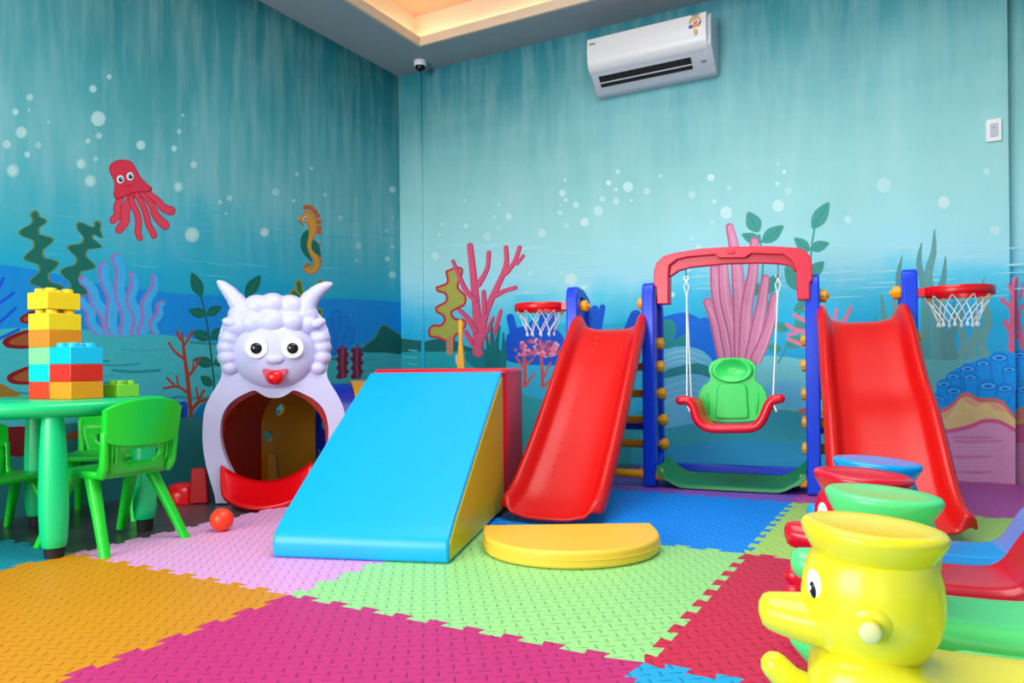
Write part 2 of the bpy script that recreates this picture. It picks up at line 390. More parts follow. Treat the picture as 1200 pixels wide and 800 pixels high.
# blue petals right of the sheep, little dark red weeds, dark hill in the corner
for P in [[(394, 368, 10), (393, 395, 13), (391, 412, 8)], [(404, 375, 9), (402, 395, 12), (396, 412, 8)], [(411, 388, 8), (407, 402, 9), (400, 413, 6)], [(385, 378, 8), (387, 398, 10), (389, 412, 7)]]:
    stroke(WL, [(a, b, c + 1.6) for a, b, c in P], (20, 95, 205)); stroke(WL, P, (12, 125, 215))
blob(WL, [(424, 412), (432, 402), (440, 396), (446, 383), (452, 381), (460, 387), (468, 392), (476, 398), (476, 414), (450, 413)], (20, 95, 92))
stroke(WL, [(426, 405, 1), (440, 394, 1.2), (447, 382, 1.2), (455, 383, 1.2), (472, 394, 1)], (90, 130, 70))
for x in (401, 418):
    for i in range(7): stroke(WL, [(x - 4 + (i % 2) * 2, 441 - i * 5), (x + 3 + (i % 2) * 2, 440 - i * 5)], (110, 28, 58), 6)
    stroke(WL, [(x + 1, 442), (x, 425), (x + 1, 405)], (140, 62, 92), 3.5)
# red leaf-shaped sponge at the far left, blue blades
for P in [(34, 398, 62, 17), (38, 440, 60, 17), (36, 478, 64, 16), (40, 372, 34, 12)]:
    x, y, L_, w = P
    blob(WL, [(x, y - w * .7), (x - L_ * .35, y - w * .3), (x - L_ * .5, y + w * .1), (x - L_ * .4, y + w * .55), (x, y + w * .6), (x + 20, y + w * .2), (x + 20, y - w * .5)], (125, 12, 28))
    blob(WL, [(x, y - w * .45), (x - L_ * .28, y - w * .1), (x - L_ * .38, y + w * .2), (x - L_ * .28, y + w * .36), (x, y + w * .36), (x + 16, y)], (150, 78, 38))
blob(WL, [(-30, 450), (-5, 448), (12, 455), (22, 464), (-30, 466)], (140, 105, 40))
for P in [[(-8, 352), (4, 326)], [(-10, 362), (16, 343)], [(-8, 385), (18, 361)], [(-12, 402), (22, 386)]]: stroke(WL, P, (12, 80, 215), 3.5)
blob(WL, [(6, 505), (14, 500), (37, 503), (37, 530), (12, 533)], (105, 18, 30)); blob(WL, [(75, 512), (94, 503), (95, 511), (76, 516)], (150, 70, 30))

# ---- corner column and back wall
for i in range(70):
    x = random.uniform(500, 1180); y = random.uniform(285, 350)
    stroke(WB, [(x, y, .6), (x + 20, y - 1, random.uniform(1, 2.4)), (x + 44, y - 2, .6)], random.choice([(176, 228, 240), (160, 224, 240), (168, 226, 240), (150, 220, 238)]))

for W, x0, x1 in ((WC, 466, 494), (WB, 494, 1190), (WR, 1184, 1500)):
    e = {'L': 0}
    def band(P, rgb):
        Q = [p for p in catmull(P, 6, False)]
        fill(W, [(max(x0, min(x1, p[0])), p[1]) for p in Q] + [(x1, 640), (x0, 640)], rgb)
    if W is WR:
        fill(W, [(1184, 455), (1260, 440), (1500, 430), (1500, 700), (1184, 700)], (20, 135, 215))
        continue
    band([(460, 396), (480, 393), (500, 400), (530, 398), (545, 404), (600, 410), (700, 412)] if W is WC else [(494, 401), (512, 397), (530, 397), (548, 406), (600, 416), (700, 420), (800, 415), (900, 418), (1000, 425), (1190, 420)], (24, 108, 112))
    band([(460, 413), (500, 412), (560, 412), (650, 414), (760, 416), (885, 418), (945, 420), (1050, 420), (1190, 422)], (34, 172, 186))
    band([(460, 470), (560, 462), (650, 458), (720, 470), (780, 500), (840, 490), (900, 474), (945, 486), (1040, 500), (1190, 505)], (50, 168, 178))
for i in range(14): stroke(WC, [(474 + random.uniform(0, 6), 410 + i * 8), (488, 411 + i * 8)], (90, 190, 200), 2)
WBb = WB
# back-wall blue rocks and coral behind the play set
blob(WB, [(545, 414), (575, 409), (600, 416), (620, 440), (560, 432)], (18, 128, 140))
fill(WB, [(590, 455), (596, 400), (640, 380), (780, 378), (785, 470), (700, 500), (640, 470)], (50, 180, 225))
for P in [[(598, 372, 9), (602, 390, 10), (606, 420, 12)], [(610, 388, 9), (612, 410, 12)], [(625, 380, 10), (622, 412, 14)], [(637, 372, 10), (634, 412, 14)], [(648, 366, 9), (645, 410, 14)], [(598, 395, 9), (597, 415, 10)], [(688, 358, 8), (686, 378, 9), (692, 394, 10)], [(697, 362, 9), (694, 385, 10)], [(706, 360, 7), (700, 386, 10)], [(745, 370, 14), (738, 392, 18)], [(725, 395, 20), (700, 420, 24)]]:
    stroke(WB, P, (15, 92, 215))
blob(WB, [(590, 420), (600, 388), (625, 382), (655, 388), (665, 420), (640, 428)], (15, 88, 212))
fill(WB, catmull([(775, 372), (800, 366), (818, 372), (826, 380), (850, 374)], 5, False) + [(850, 432), (775, 432)], (18, 110, 225))
fill(WB, catmull([(806, 376), (828, 372), (855, 374)], 5, False) + [(862, 424), (806, 424)], (14, 122, 238))
blob(WB, [(770, 380), (785, 374), (793, 384), (790, 398), (803, 391), (806, 402), (795, 410), (770, 412)], (38, 150, 155))
blob(WB, [(770, 420), (785, 408), (805, 406), (825, 412), (838, 430), (845, 470), (830, 500), (770, 500)], (105, 205, 242))
for k in range(4): stroke(WB, [(774, 418 + 7 * k, 1.5), (800, 411 + 6 * k, 3), (826, 418 + 8 * k, 1.5)], (150, 215, 242))
blob(WB, [(778, 436), (800, 428), (822, 426), (838, 436), (830, 444), (800, 442), (780, 452)], (50, 150, 160))
blob(WB, [(770, 452), (790, 441), (815, 438), (835, 446), (845, 470), (840, 500), (770, 505)], (110, 206, 245))
for k in range(3): stroke(WB, [(774, 458 + 8 * k, 1.5), (800, 448 + 8 * k, 3), (832, 452 + 9 * k, 1.5)], (140, 212, 245))
blob(WB, [(885, 420), (920, 418), (948, 422), (1000, 424), (1060, 430), (1050, 490), (945, 488), (900, 474), (885, 455)], (120, 215, 222))
blob(WB, [(890, 455), (920, 446), (950, 452), (960, 480), (930, 478), (900, 472)], (110, 205, 240))
blob(WB, [(934, 484), (942, 478), (955, 476), (965, 484), (960, 488)], (200, 130, 120))
fill(WB, catmull([(740, 508), (790, 500), (840, 491), (880, 486), (920, 480), (960, 490), (1060, 510), (1190, 515)], 5, False) + [(1190, 640), (740, 640)], (62, 184, 198))
fill(WB, catmull([(740, 535), (800, 522), (860, 516), (940, 520), (1060, 530), (1190, 540)], 5, False) + [(1190, 640), (740, 640)], (55, 180, 220))
# yellow seaweed with a red edge
SWD = catmull([(300 + a / 4, 200 + b / 4) for a, b in [(940, 448), (968, 456), (970, 485), (955, 520), (952, 550), (985, 585), (982, 628), (945, 650), (920, 665), (935, 690), (975, 695), (988, 722), (965, 755), (938, 775), (926, 800), (890, 802), (850, 785), (812, 780), (808, 742), (832, 720), (865, 720), (880, 700), (872, 680), (845, 665), (840, 640), (862, 625), (886, 612), (890, 590), (878, 575), (850, 568), (842, 545), (868, 535), (893, 522), (892, 495), (888, 470), (910, 460)]], 3)
def inset(P, d):
    n = len(P); out = []; ar = sum(P[i][0] * P[(i + 1) % n][1] - P[(i + 1) % n][0] * P[i][1] for i in range(n)); sg = 1 if ar > 0 else -1
    for i in range(n):
        t = Vector((P[(i + 1) % n][0] - P[i - 1][0], P[(i + 1) % n][1] - P[i - 1][1])).normalized(); out.append((P[i][0] - t.y * d * sg, P[i][1] + t.x * d * sg))
    return out
fill(WB, SWD, (190, 40, 62)); fill(WB, inset(SWD, 2.2), (212, 135, 62)); fill(WB, inset(SWD, 3.6), (172, 178, 84))
stroke(WB, [(527, 398), (527, 412)], (205, 140, 110), 8)
# pink branch coral
PK = (222, 88, 128)
for P in [[(550, 288, 6), (554, 325, 7), (558, 370, 9), (560, 412, 12)], [(530, 306, 3), (538, 325, 4), (545, 340, 5), (556, 352, 5)], [(572, 296, 4), (570, 315, 4), (560, 333, 6)], [(592, 290, 4), (592, 312, 5), (580, 340, 6), (569, 365, 7), (562, 395, 8)], [(608, 290, 4), (602, 307, 4), (592, 320, 5)], [(612, 300, 3), (605, 309, 3)], [(603, 337, 4), (590, 341, 4), (580, 346, 5)], [(566, 342, 4), (567, 365, 5)], [(538, 364, 4), (548, 374, 5), (556, 388, 6)], [(586, 364, 3), (580, 385, 4), (573, 400, 5)], [(577, 373, 3), (570, 388, 4), (562, 400, 6)], [(545, 389, 4), (552, 402, 5)]]:
    stroke(WB, [(a + 1, b, c + 1.4) for a, b, c in P], (195, 55, 100)); stroke(WB, P, PK)
# dark teal blades
for P in [[(576, 378), (577, 400), (579, 432)], [(586, 382), (582, 405), (584, 434)], [(590, 390), (590, 412), (589, 434)], [(564, 406), (571, 420), (576, 434)], [(593, 414), (590, 434)], [(570, 392), (573, 412), (577, 432)]]: stroke(WB, [(a, b, 2 + 3.4 * i) for i, (a, b) in enumerate(P)], (16, 122, 128))
# pink tree coral with frothy crown
for P in [[(612, 402, 3), (615, 425, 4), (615, 452, 5)], [(633, 398, 3), (635, 430, 4), (636, 452, 5)], [(605, 418, 2.5), (613, 431, 3)], [(625, 420, 2.5), (616, 428, 3)], [(626, 437, 2.5), (616, 452, 3)], [(645, 425, 2.5), (636, 444, 3)], [(650, 440, 2), (638, 452, 3)]]: stroke(WB, P, (200, 92, 92))
for i in range(90):
    a = random.uniform(0, PI); r = random.random() ** .5
    x, y = 632 + 30 * r * math.cos(a), 417 - 20 * r * math.sin(a)
    spot(WB, x, y, random.uniform(1.5, 3), None, random.choice([(215, 100, 130), (190, 75, 110), (230, 160, 190), (222, 120, 150)]), 8)
# teal leafed plants
PL = (66, 160, 150)
stroke(WB, [(955, 265), (951, 290), (948, 330), (935, 370), (925, 400), (912, 425)], PL, 2.2)
stroke(WB, [(890, 275), (894, 310), (890, 350), (884, 400), (880, 420)], PL, 2.2)
for x, y, a, l, w in [(952, 268, 58, 37, 17), (949, 294, 140, 24, 13), (949, 292, 18, 24, 13), (950, 322, 45, 22, 14), (889, 272, 118, 27, 18), (893, 284, 158, 26, 13), (893, 284, 38, 32, 16), (943, 340, 130, 36, 22), (938, 350, 20, 30, 15), (930, 364, 25, 26, 14), (928, 386, 20, 28, 14), (924, 386, 165, 20, 12), (920, 405, 20, 28, 14), (916, 410, 165, 18, 12), (893, 345, 50, 30, 16), (893, 345, 140, 26, 15), (889, 365, 30, 24, 13), (887, 385, 150, 20, 12)]:
    leaf(WB, x, y, a, l, w, PL, (50, 140, 135))
# big pink tube coral behind the swing
for P in [[(829, 354, 9), (838, 375, 12), (848, 418, 14)], [(837, 315, 9), (840, 345, 12), (848, 380, 13), (856, 418, 14)], [(847, 305, 10), (850, 350, 13), (860, 390, 14), (864, 418, 14)], [(855, 266, 8), (862, 300, 12), (866, 350, 14), (868, 418, 15)], [(884, 283, 9), (882, 320, 11), (875, 360, 13), (873, 418, 15)], [(897, 326, 8), (892, 360, 12), (884, 400, 14), (880, 420, 14)], [(907, 348, 8), (903, 375, 10), (895, 400, 12), (886, 420, 13)]]:
    stroke(WB, [(a, b, c + 1.5) for a, b, c in P], (205, 105, 150)); stroke(WB, [(a + .6, b, c - 2) for a, b, c in P], (228, 148, 185)); stroke(WB, [(a + 2, b + 6, max(1.5, c * .2)) for a, b, c in P], (238, 168, 200))
# pink finger coral either side of the right post
for P in [[(930, 369, 4), (940, 374, 5), (948, 378, 5)], [(922, 380, 4), (935, 387, 5), (950, 388, 5)], [(924, 392, 4), (936, 389, 4)], [(923, 397, 4), (938, 403, 5), (950, 408, 5)], [(964, 358, 4), (970, 372, 5), (976, 385, 5)], [(980, 362, 4), (978, 376, 4)], [(997, 360, 4), (990, 374, 5), (978, 384, 5)], [(1000, 385, 4), (988, 388, 5), (975, 392, 5)], [(944, 360, 4), (948, 372, 4)], [(965, 400, 6), (968, 385, 6)]]: stroke(WB, P, (236, 132, 170))
# grey-green kelp
for P in [[(1057, 301), (1053, 325), (1057, 360), (1060, 420)], [(1080, 285), (1077, 310), (1084, 345), (1085, 420)], [(1095, 269), (1094, 295), (1088, 325), (1096, 370), (1098, 422)], [(1108, 301), (1106, 325), (1100, 350), (1106, 390), (1110, 422)], [(1033, 345), (1036, 370), (1040, 400), (1042, 420)], [(1047, 334), (1049, 360), (1046, 390), (1052, 420)], [(1026, 371), (1027, 395), (1030, 418)], [(1154, 325), (1150, 345), (1158, 375), (1150, 400), (1155, 422)], [(1132, 350), (1124, 375), (1130, 400), (1125, 422)], [(1140, 358), (1144, 385), (1138, 408), (1142, 422)], [(1118, 350), (1118, 380), (1114, 400), (1118, 422)]]:
    n = len(P); stroke(WB, [(a, b, [1.5, 7, 10, 11, 12][min(i, 4)]) for i, (a, b) in enumerate(P)], random.choice([(100, 165, 165), (112, 172, 172), (92, 158, 160)]))
fill(WB, catmull([(1020, 424), (1060, 418), (1110, 422), (1160, 418), (1190, 424)], 5, False) + [(1190, 470), (1020, 470)], (105, 185, 190))
# blue tube corals
TB, TE, TT = (18, 160, 252), (12, 112, 228), (70, 185, 252)
def tubecoral(W, x, y, w, x2, y2):
    stroke(W, [(x, y + w * .15, w + 1.5), (x2, y2, w * .85 + 1.5)], TE); stroke(W, [(x, y + w * .15, w), (x2, y2, w * .85)], TB)
    spot(W, x, y, w * .55, w * .26, TE); spot(W, x, y, w * .46, w * .19, TT); spot(W, x, y + .4, w * .24, w * .09, TE)
fill(WB, [(1092, 470), (1100, 450), (1120, 432), (1150, 420), (1190, 412), (1190, 500), (1092, 500)], TB)
for a in [(1171, 419, 19, 1172, 445), (1152, 426, 15, 1155, 445), (1134, 432, 17, 1138, 455), (1117, 441, 15, 1120, 460), (1106, 450, 15, 1110, 468), (1183, 433, 15, 1184, 455), (1137, 442, 15, 1139, 465), (1158, 452, 20, 1154, 470), (1118, 458, 17, 1122, 475), (1178, 455, 17, 1170, 475), (1100, 468, 14, 1104, 480)]: tubecoral(WB, *a)
# orange-yellow ridge and pink mound
R1 = [(1085, 478), (1105, 478), (1118, 470), (1126, 461), (1136, 460), (1148, 466), (1164, 466), (1176, 470), (1184, 480), (1190, 486)]
fill(WB, catmull(R1, 5, False) + [(1190, 640), (1085, 640)], (218, 120, 125))
fill(WB, [(x, y + 5) for x, y in catmull(R1, 5, False)] + [(1190, 640), (1085, 640)], (245, 178, 145))
fill(WB, [(x, y + 10 + 4 * math.sin(x * .2)) for x, y in catmull(R1, 5, False)] + [(1190, 640), (1085, 640)], (244, 212, 145))
fill(WB, catmull([(1085, 502), (1108, 503), (1125, 500), (1140, 496), (1152, 491), (1168, 491), (1180, 496), (1190, 502)], 5, False) + [(1190, 640), (1085, 640)], (236, 100, 155))
fill(WB, catmull([(1085, 508), (1108, 508), (1125, 505), (1140, 501), (1152, 496), (1168, 496), (1180, 501), (1190, 507)], 5, False) + [(1190, 640), (1085, 640)], (240, 165, 208))
for i in range(12): stroke(WB, [(1112 + random.uniform(0, 12), 512 + i * 4.5, 1.4), (1132 + random.uniform(0, 15), 513 + i * 4.5, 3), (1160 + random.uniform(0, 20), 512 + i * 4.5, 1.4)], random.choice([(245, 180, 215), (232, 138, 188)]))
# far right: coral branch over the edge, tubes, ridge
for W in (WB, WR):
    for P in [[(1192, 326, 3), (1190, 345, 4), (1191, 370, 6), (1200, 410, 7)], [(1174, 351, 5), (1184, 360, 5), (1194, 369, 6)], [(1178, 378, 6), (1188, 391, 6), (1199, 397, 6)], [(1182, 332, 3), (1188, 348, 4)], [(1200, 331, 3), (1196, 348, 4)], [(1204, 350, 4), (1196, 362, 4)]]:
        if W is WB: P = [(min(a, 1189 - c / 2), b, c) for a, b, c in P]
        stroke(W, P, (226, 105, 145))
for a in [(1196, 416, 16, 1198, 440), (1212, 420, 18, 1212, 445), (1230, 425, 18, 1230, 450), (1200, 456, 17, 1200, 475), (1220, 460, 18, 1220, 480)]: tubecoral(WR, *a)
fill(WR, [(1184, 482), (1200, 476), (1260, 470), (1400, 480), (1500, 480), (1500, 760), (1184, 760)], (205, 120, 110)); fill(WR, [(1184, 492), (1200, 490), (1300, 488), (1500, 496), (1500, 760), (1184, 760)], (198, 150, 90))
fill(WR, [(1184, 498), (1215, 494), (1300, 498), (1500, 510), (1500, 760), (1184, 760)], (200, 85, 125)); fill(WR, [(1184, 520), (1215, 516), (1300, 518), (1500, 530), (1500, 760), (1184, 760)], (205, 125, 165))
# bubbles on the back wall
for x, y, r in [(571, 277, 5), (546, 265, 3), (584, 266, 2.5), (510, 300, 4.5), (518, 263, 2), (545, 235, 1.5), (585, 240, 1.5), (515, 275, 2), (579, 254, 2), (596, 254, 4), (635, 273, 5), (669, 327, 7), (658, 320, 3), (622, 320, 3), (685, 260, 5), (685, 336, 3), (701, 247, 5.5), (659, 226, 4), (663, 234, 2.4), (657, 240, 1.6), (656, 249, 2.6), (675, 240, 3.4), (706, 233, 3.6), (664, 264, 2.6), (662, 211, 1.8), (722, 236, 4), (713, 214, 3), (736, 219, 6), (722, 222, 2), (758, 224, 3.6), (740, 235, 1.6), (724, 201, 3), (811, 228, 4.2), (833, 208, 4.2), (854, 220, 2.4), (837, 236, 2.4), (851, 249, 7), (834, 261, 3), (810, 279, 2.5), (819, 289, 3), (774, 206, 1.6), (924, 224, 4), (912, 241, 7), (911, 215, 2.4), (1036, 217, 8.5), (1106, 237, 7), (994, 257, 4.5), (1166, 270, 6), (1156, 201, 4), (912, 192, 1.8), (919, 201, 2.4), (788, 345, 3), (806, 315, 4)]:
    spot(WB, x, y, r, r * 1.02, random.choice([(188, 230, 235), (196, 234, 238), (182, 226, 232)]))
# ------------------------------------------------------------------ room shell
YF, XW = -3.4, 3.5
ZT = 3.1
WL.mb.box(((XL - .1), (YF + YB + .1) / 2, (ZF + ZT) / 2), (.2, YB - YF + .3, ZT - ZF), 0)
WB.mb.box(((XCOL - .2 + XR) / 2, YB + .1, (ZF + ZT) / 2), (XR - XCOL + .2, .2, ZT - ZF), 0)
WC.mb.box(((XL + XCOL) / 2, (YCOL + YB) / 2 , (ZF + ZC) / 2), (XCOL - XL - .0005, YB - YCOL - .0005, ZC - ZF - .001), 0)
WR.mb.box(((XR + XW) / 2, YR + .1, (ZF + ZT) / 2), (XW - XR, .2, ZT - ZF), 0)
structure(WL.mb.build('wall_left', WL.mats, smooth=0, fix=False)); structure(WB.mb.build('wall_back', WB.mats, smooth=0, fix=False))
structure(WC.mb.build('trim_column', WC.mats, smooth=0, fix=False)); structure(WR.mb.build('wall_back_recess', WR.mats, smooth=0, fix=False))
q = MB(); q.box((XW + .1, (YF + YR) / 2, (ZF + ZT) / 2), (.2, YR - YF + .4, ZT - ZF)); structure(q.build('wall_right', M_WB, smooth=0))
# floor: dark glossy tiles under the mats
fm = mat('floor_tile', (66, 63, 69), .28, .5, .03, 12, var=.12)
q = MB(); q.box(((XL + XW) / 2, (YF + YR) / 2, ZF - .05), (XW - XL + .4, YR - YF + .4, .1)); structure(q.build('floor', fm, smooth=0))
# ceiling with a cove-lit tray
HX0, HX1, HY0, HY1 = -1.45, 3.05, -2.6, 2.63
cm = mat('ceiling_paint', (160, 168, 175), .8, .2, .03, 30, var=.02); lipm = mat('tray_trim', (226, 205, 180), .6, .3, var=.03)
trm = mat('tray_ceiling', (205, 190, 176), .8, .2, var=.03)
def ring(q, x0, x1, y0, y1, X0, X1, Y0, Y1, za, zb):
    for a, b, c, d in ((X0, X1, Y0, y0), (X0, X1, y1, Y1), (X0, x0, y0, y1), (x1, X1, y0, y1)):
        q.box(((a + b) / 2, (c + d) / 2, (za + zb) / 2), (b - a, d - c, zb - za))
q = MB(); ring(q, HX0 - .02, HX1 + .02, HY0 - .02, HY1 + .02, XL, XW, YF, YB + .07, ZC, ZC + .04); structure(q.build('ceiling', cm, smooth=0))
q = MB(); ring(q, HX0, HX1, HY0, HY1, HX0 - .02, HX1 + .02, HY0 - .02, HY1 + .02, ZC - .001, ZC + .06); structure(q.build('trim_ceiling_tray', lipm, smooth=0))
q = MB(); g = .12; ring(q, HX0 - g, HX1 + g, HY0 - g, HY1 + g, HX0 - g - .05, HX1 + g + .05, HY0 - g - .05, HY1 + g + .05, ZC + .04, 3.06); q.box(((HX0 + HX1) / 2, (HY0 + HY1) / 2, 3.08), (HX1 - HX0 + .34, HY1 - HY0 + .34, .04), 1); structure(q.build('ceiling_tray', [trm, mat('tray_panel', (176, 140, 124), .7, .2, var=.03)], smooth=0))
led = mat('cove_light', (255, 222, 165), .5, emit=COVE)
q = MB(); ring(q, HX0 - .07, HX1 + .07, HY0 - .07, HY1 + .07, HX0 - .095, HX1 + .095, HY0 - .095, HY1 + .095, ZC + .045, ZC + .06); structure(q.build('trim_cove_light', led, smooth=0))

# ------------------------------------------------------------------ lights and render look
def area(name, loc, tgt, sx, sy, power, col):
    l = bpy.data.lights.new(name, 'AREA'); l.shape = 'RECTANGLE'; l.size = sx; l.size_y = sy; l.energy = power; l.color = col
    o = bpy.data.objects.new(name, l); COL.objects.link(o); o.location = loc
    o.rotation_euler = (Vector(tgt) - Vector(loc)).to_track_quat('-Z', 'Y').to_euler(); return o
area('window_daylight', (-.6, -3.3, 1.35), (.2, 1.5, .9), 2.6, 2.0, KEY, (1, .985, .96))
area('front_right_fill', (2.3, -3.3, 1.3), (.9, 1.5, .9), 1.6, 2.2, FILL, (1, .99, .97))  # weak fill light added at the front right; no door is built there
area('tray_ceiling_lamp', (.7, .3, 3.04), (.7, .3, 0), 2.2, 2.6, TOP, (1, .99, .97))
w = bpy.data.worlds.new('world'); SC.world = w; w.use_nodes = True
w.node_tree.nodes['Background'].inputs[0].default_value = (.9, .95, 1, 1); w.node_tree.nodes['Background'].inputs[1].default_value = AMB
SC.view_settings.view_transform = 'Standard'; SC.view_settings.look = 'None'; SC.view_settings.gamma = 1; SC.view_settings.exposure = EXPO
SC.view_settings.use_curve_mapping = False
# ------------------------------------------------------------------ interlocking foam mats
def mat_foam(name, rgb):
    m = mat(name, rgb, .5, .35, var=.03, bscale=3); nt = m.node_tree; N = nt.nodes.new; L = nt.links.new; b = nt.nodes['Principled BSDF']
    tc = N('ShaderNodeTexCoord'); mp = N('ShaderNodeMapping'); mp.inputs['Rotation'].default_value = (0, 0, -.62); mp.inputs['Scale'].default_value = (32, 32, 32); L(tc.outputs['Object'], mp.inputs[0])
    sp = N('ShaderNodeSeparateXYZ'); L(mp.outputs[0], sp.inputs[0])
    def mth(op, a, bb=0.0):
        q = N('ShaderNodeMath'); q.operation = op
        for i, v in enumerate((a, bb)):
            if isinstance(v, (int, float)): q.inputs[i].default_value = v
            else: L(v, q.inputs[i])
        return q.outputs[0]
    x, y = sp.outputs[0], sp.outputs[1]
    par = mth('MODULO', mth('ABSOLUTE', mth('ADD', mth('FLOOR', x), mth('FLOOR', y))), 2)
    u = mth('SUBTRACT', mth('FRACT', mth('ADD', x, 100)), .5); v = mth('SUBTRACT', mth('FRACT', mth('ADD', y, 100)), .5)
    ka = mth('ADD', mth('MULTIPLY', par, 4.6), 1.05); kb = mth('SUBTRACT', 5.65, mth('MULTIPLY', par, 4.6))
    a = mth('MULTIPLY', u, ka); bb = mth('MULTIPLY', v, kb)
    r = mth('ADD', mth('MULTIPLY', a, a), mth('MULTIPLY', bb, bb))
    h = N('ShaderNodeMapRange'); L(r, h.inputs[0]); h.inputs[1].default_value = .26; h.inputs[2].default_value = .02; h.interpolation_type = 'SMOOTHSTEP'
    bp = N('ShaderNodeBump'); bp.inputs['Strength'].default_value = 1.0; bp.inputs['Distance'].default_value = .006; L(h.outputs[0], bp.inputs['Height']); L(bp.outputs[0], b.inputs['Normal'])
    return m
TP, TA = .1, .026
def edge(k0):
    """jigsaw profile along 0..1: list of (t, offset)"""
    out = [(0, 0)]
    for i in range(10):
        a = i * TP; s_ = 1 if (i + k0) % 2 else -1
        out += [(a + TP * .0 + (.008 if i else .03), 0) if i == 0 else (a + .008 * -1, s_ * TA / 2)] if False else []
    pts = [(0, 0), (.035, 0)]
    x = .035
    for i in range(9):
        s_ = 1
        pts += [(x + .012, 0), (x + .004, TA), (x + .060, TA), (x + .052, 0)]; x += .1033
    pts.append((1, 0))
    return [(t, o - TA / 2 if 0 < t < 1 else 0) for t, o in pts]
EP = edge(0)
def tile(i, j, name, rgb, label):
    e = .0006
    P = []
    P += [(i + t, j + o) for t, o in EP[:-1]]                       # bottom, left to right
    P += [(i + 1 + o, j + t) for t, o in EP[:-1]]                   # right
    P += [(i + t, j + 1 + o) for t, o in reversed(EP[1:])]          # top
    P += [(i + o, j + t) for t, o in reversed(EP[1:])]              # left
    c = Vector((i + .5, j + .5))
    q = MB(); q.prism(P, ZF + .0003, -.0002, 'xy')
    return tag(q.build('foam_floor_mat', mat_foam(name, rgb), smooth=0), label, 'floor mat', 'interlocking foam floor mats')
tile(-2, -1, 'foam_teal', (25, 140, 165), 'teal foam floor mat under the green table, at the left edge of the photo')
tile(-1, -1, 'foam_orange', (208, 140, 6), 'orange foam floor mat in the left foreground')
tile(0, -1, 'foam_magenta', (192, 38, 116), 'deep pink foam floor mat in the middle foreground')
tile(1, -1, 'foam_cyan', (10, 165, 225), 'cyan foam floor mat at the bottom edge, in front of the yellow duck')
tile(-1, 0, 'foam_pink', (224, 162, 218), 'pale pink foam floor mat under the orange ball')
tile(0, 0, 'foam_green', (152, 222, 138), 'pale green foam floor mat under the blue wedge and yellow half-round mat')
tile(1, 0, 'foam_crimson', (200, 30, 72), 'crimson foam floor mat under the duck rockers')
tile(0, 1, 'foam_blue', (0, 140, 250), 'blue foam floor mat in front of the swing')
tile(1, 1, 'foam_olive', (168, 215, 105), 'yellow-green foam floor mat behind the duck rockers')
tile(0, 2, 'foam_purple', (128, 80, 195), 'purple foam floor mat under the swing, against the back wall')
tile(1, 2, 'foam_plum', (190, 85, 165), 'plum foam floor mat in the right corner under the pink mural mound')
# ------------------------------------------------------------------ air conditioner
WHT = plastic('white_plastic', (236, 238, 242), .3); WGR = plastic('pale_grey_plastic', (188, 194, 206), .35); BLK = mat('black_void', (8, 12, 12), .6)
AX0, AX1, AY = -.297, .462, 2.79
ac = thing('air_conditioner', 'white split air conditioner unit mounted high on the mural wall', 'air conditioner', ((AX0 + AX1) / 2, 3.0, 2.32))
def acp(name, mb, m, **k):
    p = k.pop('parent', ac); o = mb.build(name, m, p, **k); return o
Lx = AX1 - AX0; hx = Lx / 2
tp = lambda P: [(a - 3.0, b - 2.32) for a, b in P]
q = MB(); q.prism(tp([(2.997, 2.645), (2.83, 2.638), (2.815, 2.60), (2.815, 2.46), (2.845, 2.425), (2.93, 2.335), (2.955, 2.325), (2.997, 2.325)]), -hx, hx, 'yz'); acp('body', q, WGR, bevel=.008)
q = MB(); q.prism(tp([(2.82, 2.645), (2.796, 2.635), (2.789, 2.56), (2.793, 2.50), (2.806, 2.462), (2.83, 2.436), (2.842, 2.432), (2.835, 2.46), (2.82, 2.47)]), -hx - .002, hx - .022, 'yz'); ACW = plastic('aircon_white', (214, 217, 221), .3); fp = acp('front_panel', q, ACW, bevel=.004)
# outlet: dark slot on the sloping face, louvre, flap arms
sl = (Vector((0, 2.93, 2.335)) - Vector((0, 2.845, 2.425))).normalized(); nrm = Vector((0, -sl.z * -1, 0)); nrm = Vector((0, sl.z, -sl.y)).normalized()
def onslope(t, off): p = Vector((0, 2.845, 2.425)) + sl * t + nrm * off; return (p.y - 3.0, p.z - 2.32)
def slab(t0, t1, o0, o1): return [onslope(t0, o0), onslope(t1, o0), onslope(t1, o1), onslope(t0, o1)]
q = MB(); q.prism(slab(.012, .082, .0005, .0035), -hx + .05, hx - .13, 'yz'); vent = acp('outlet', q, BLK)
q = MB(); q.prism(slab(.050, .057, .004, .009), -hx + .05, hx - .13, 'yz'); acp('louvre', q, WGR, parent=vent)
for i in range(12):
    q = MB(); x = -hx + .075 + i * .05; q.prism(slab(.014, .048, .0036, .006), x, x + .003, 'yz'); acp('vane', q, plastic('dark_vane', (35, 42, 42), .5), parent=vent, smooth=0)
def text(body, size, loc, parent, m, name, rot=(PI / 2, 0, 0), depth=.0006):
    c = bpy.data.curves.new(name, 'FONT'); c.body = body; c.size = size; c.align_x = 'CENTER'; c.align_y = 'CENTER'; c.extrude = depth
    o = bpy.data.objects.new(name, c); COL.objects.link(o); bpy.context.view_layer.update()
    me = bpy.data.meshes.new_from_object(o.evaluated_get(bpy.context.evaluated_depsgraph_get())); bpy.data.objects.remove(o)
    me.materials.clear(); me.materials.append(m); o = bpy.data.objects.new(name, me); COL.objects.link(o); o.parent = parent; o.location = loc; o.rotation_euler = rot; return o
GOLD = mat('sticker_gold', (205, 150, 20), .4); fy = 2.787 - 3.0
st = MB(); st.cur = 0
sx, sz = hx - .085, 2.585 - 2.32
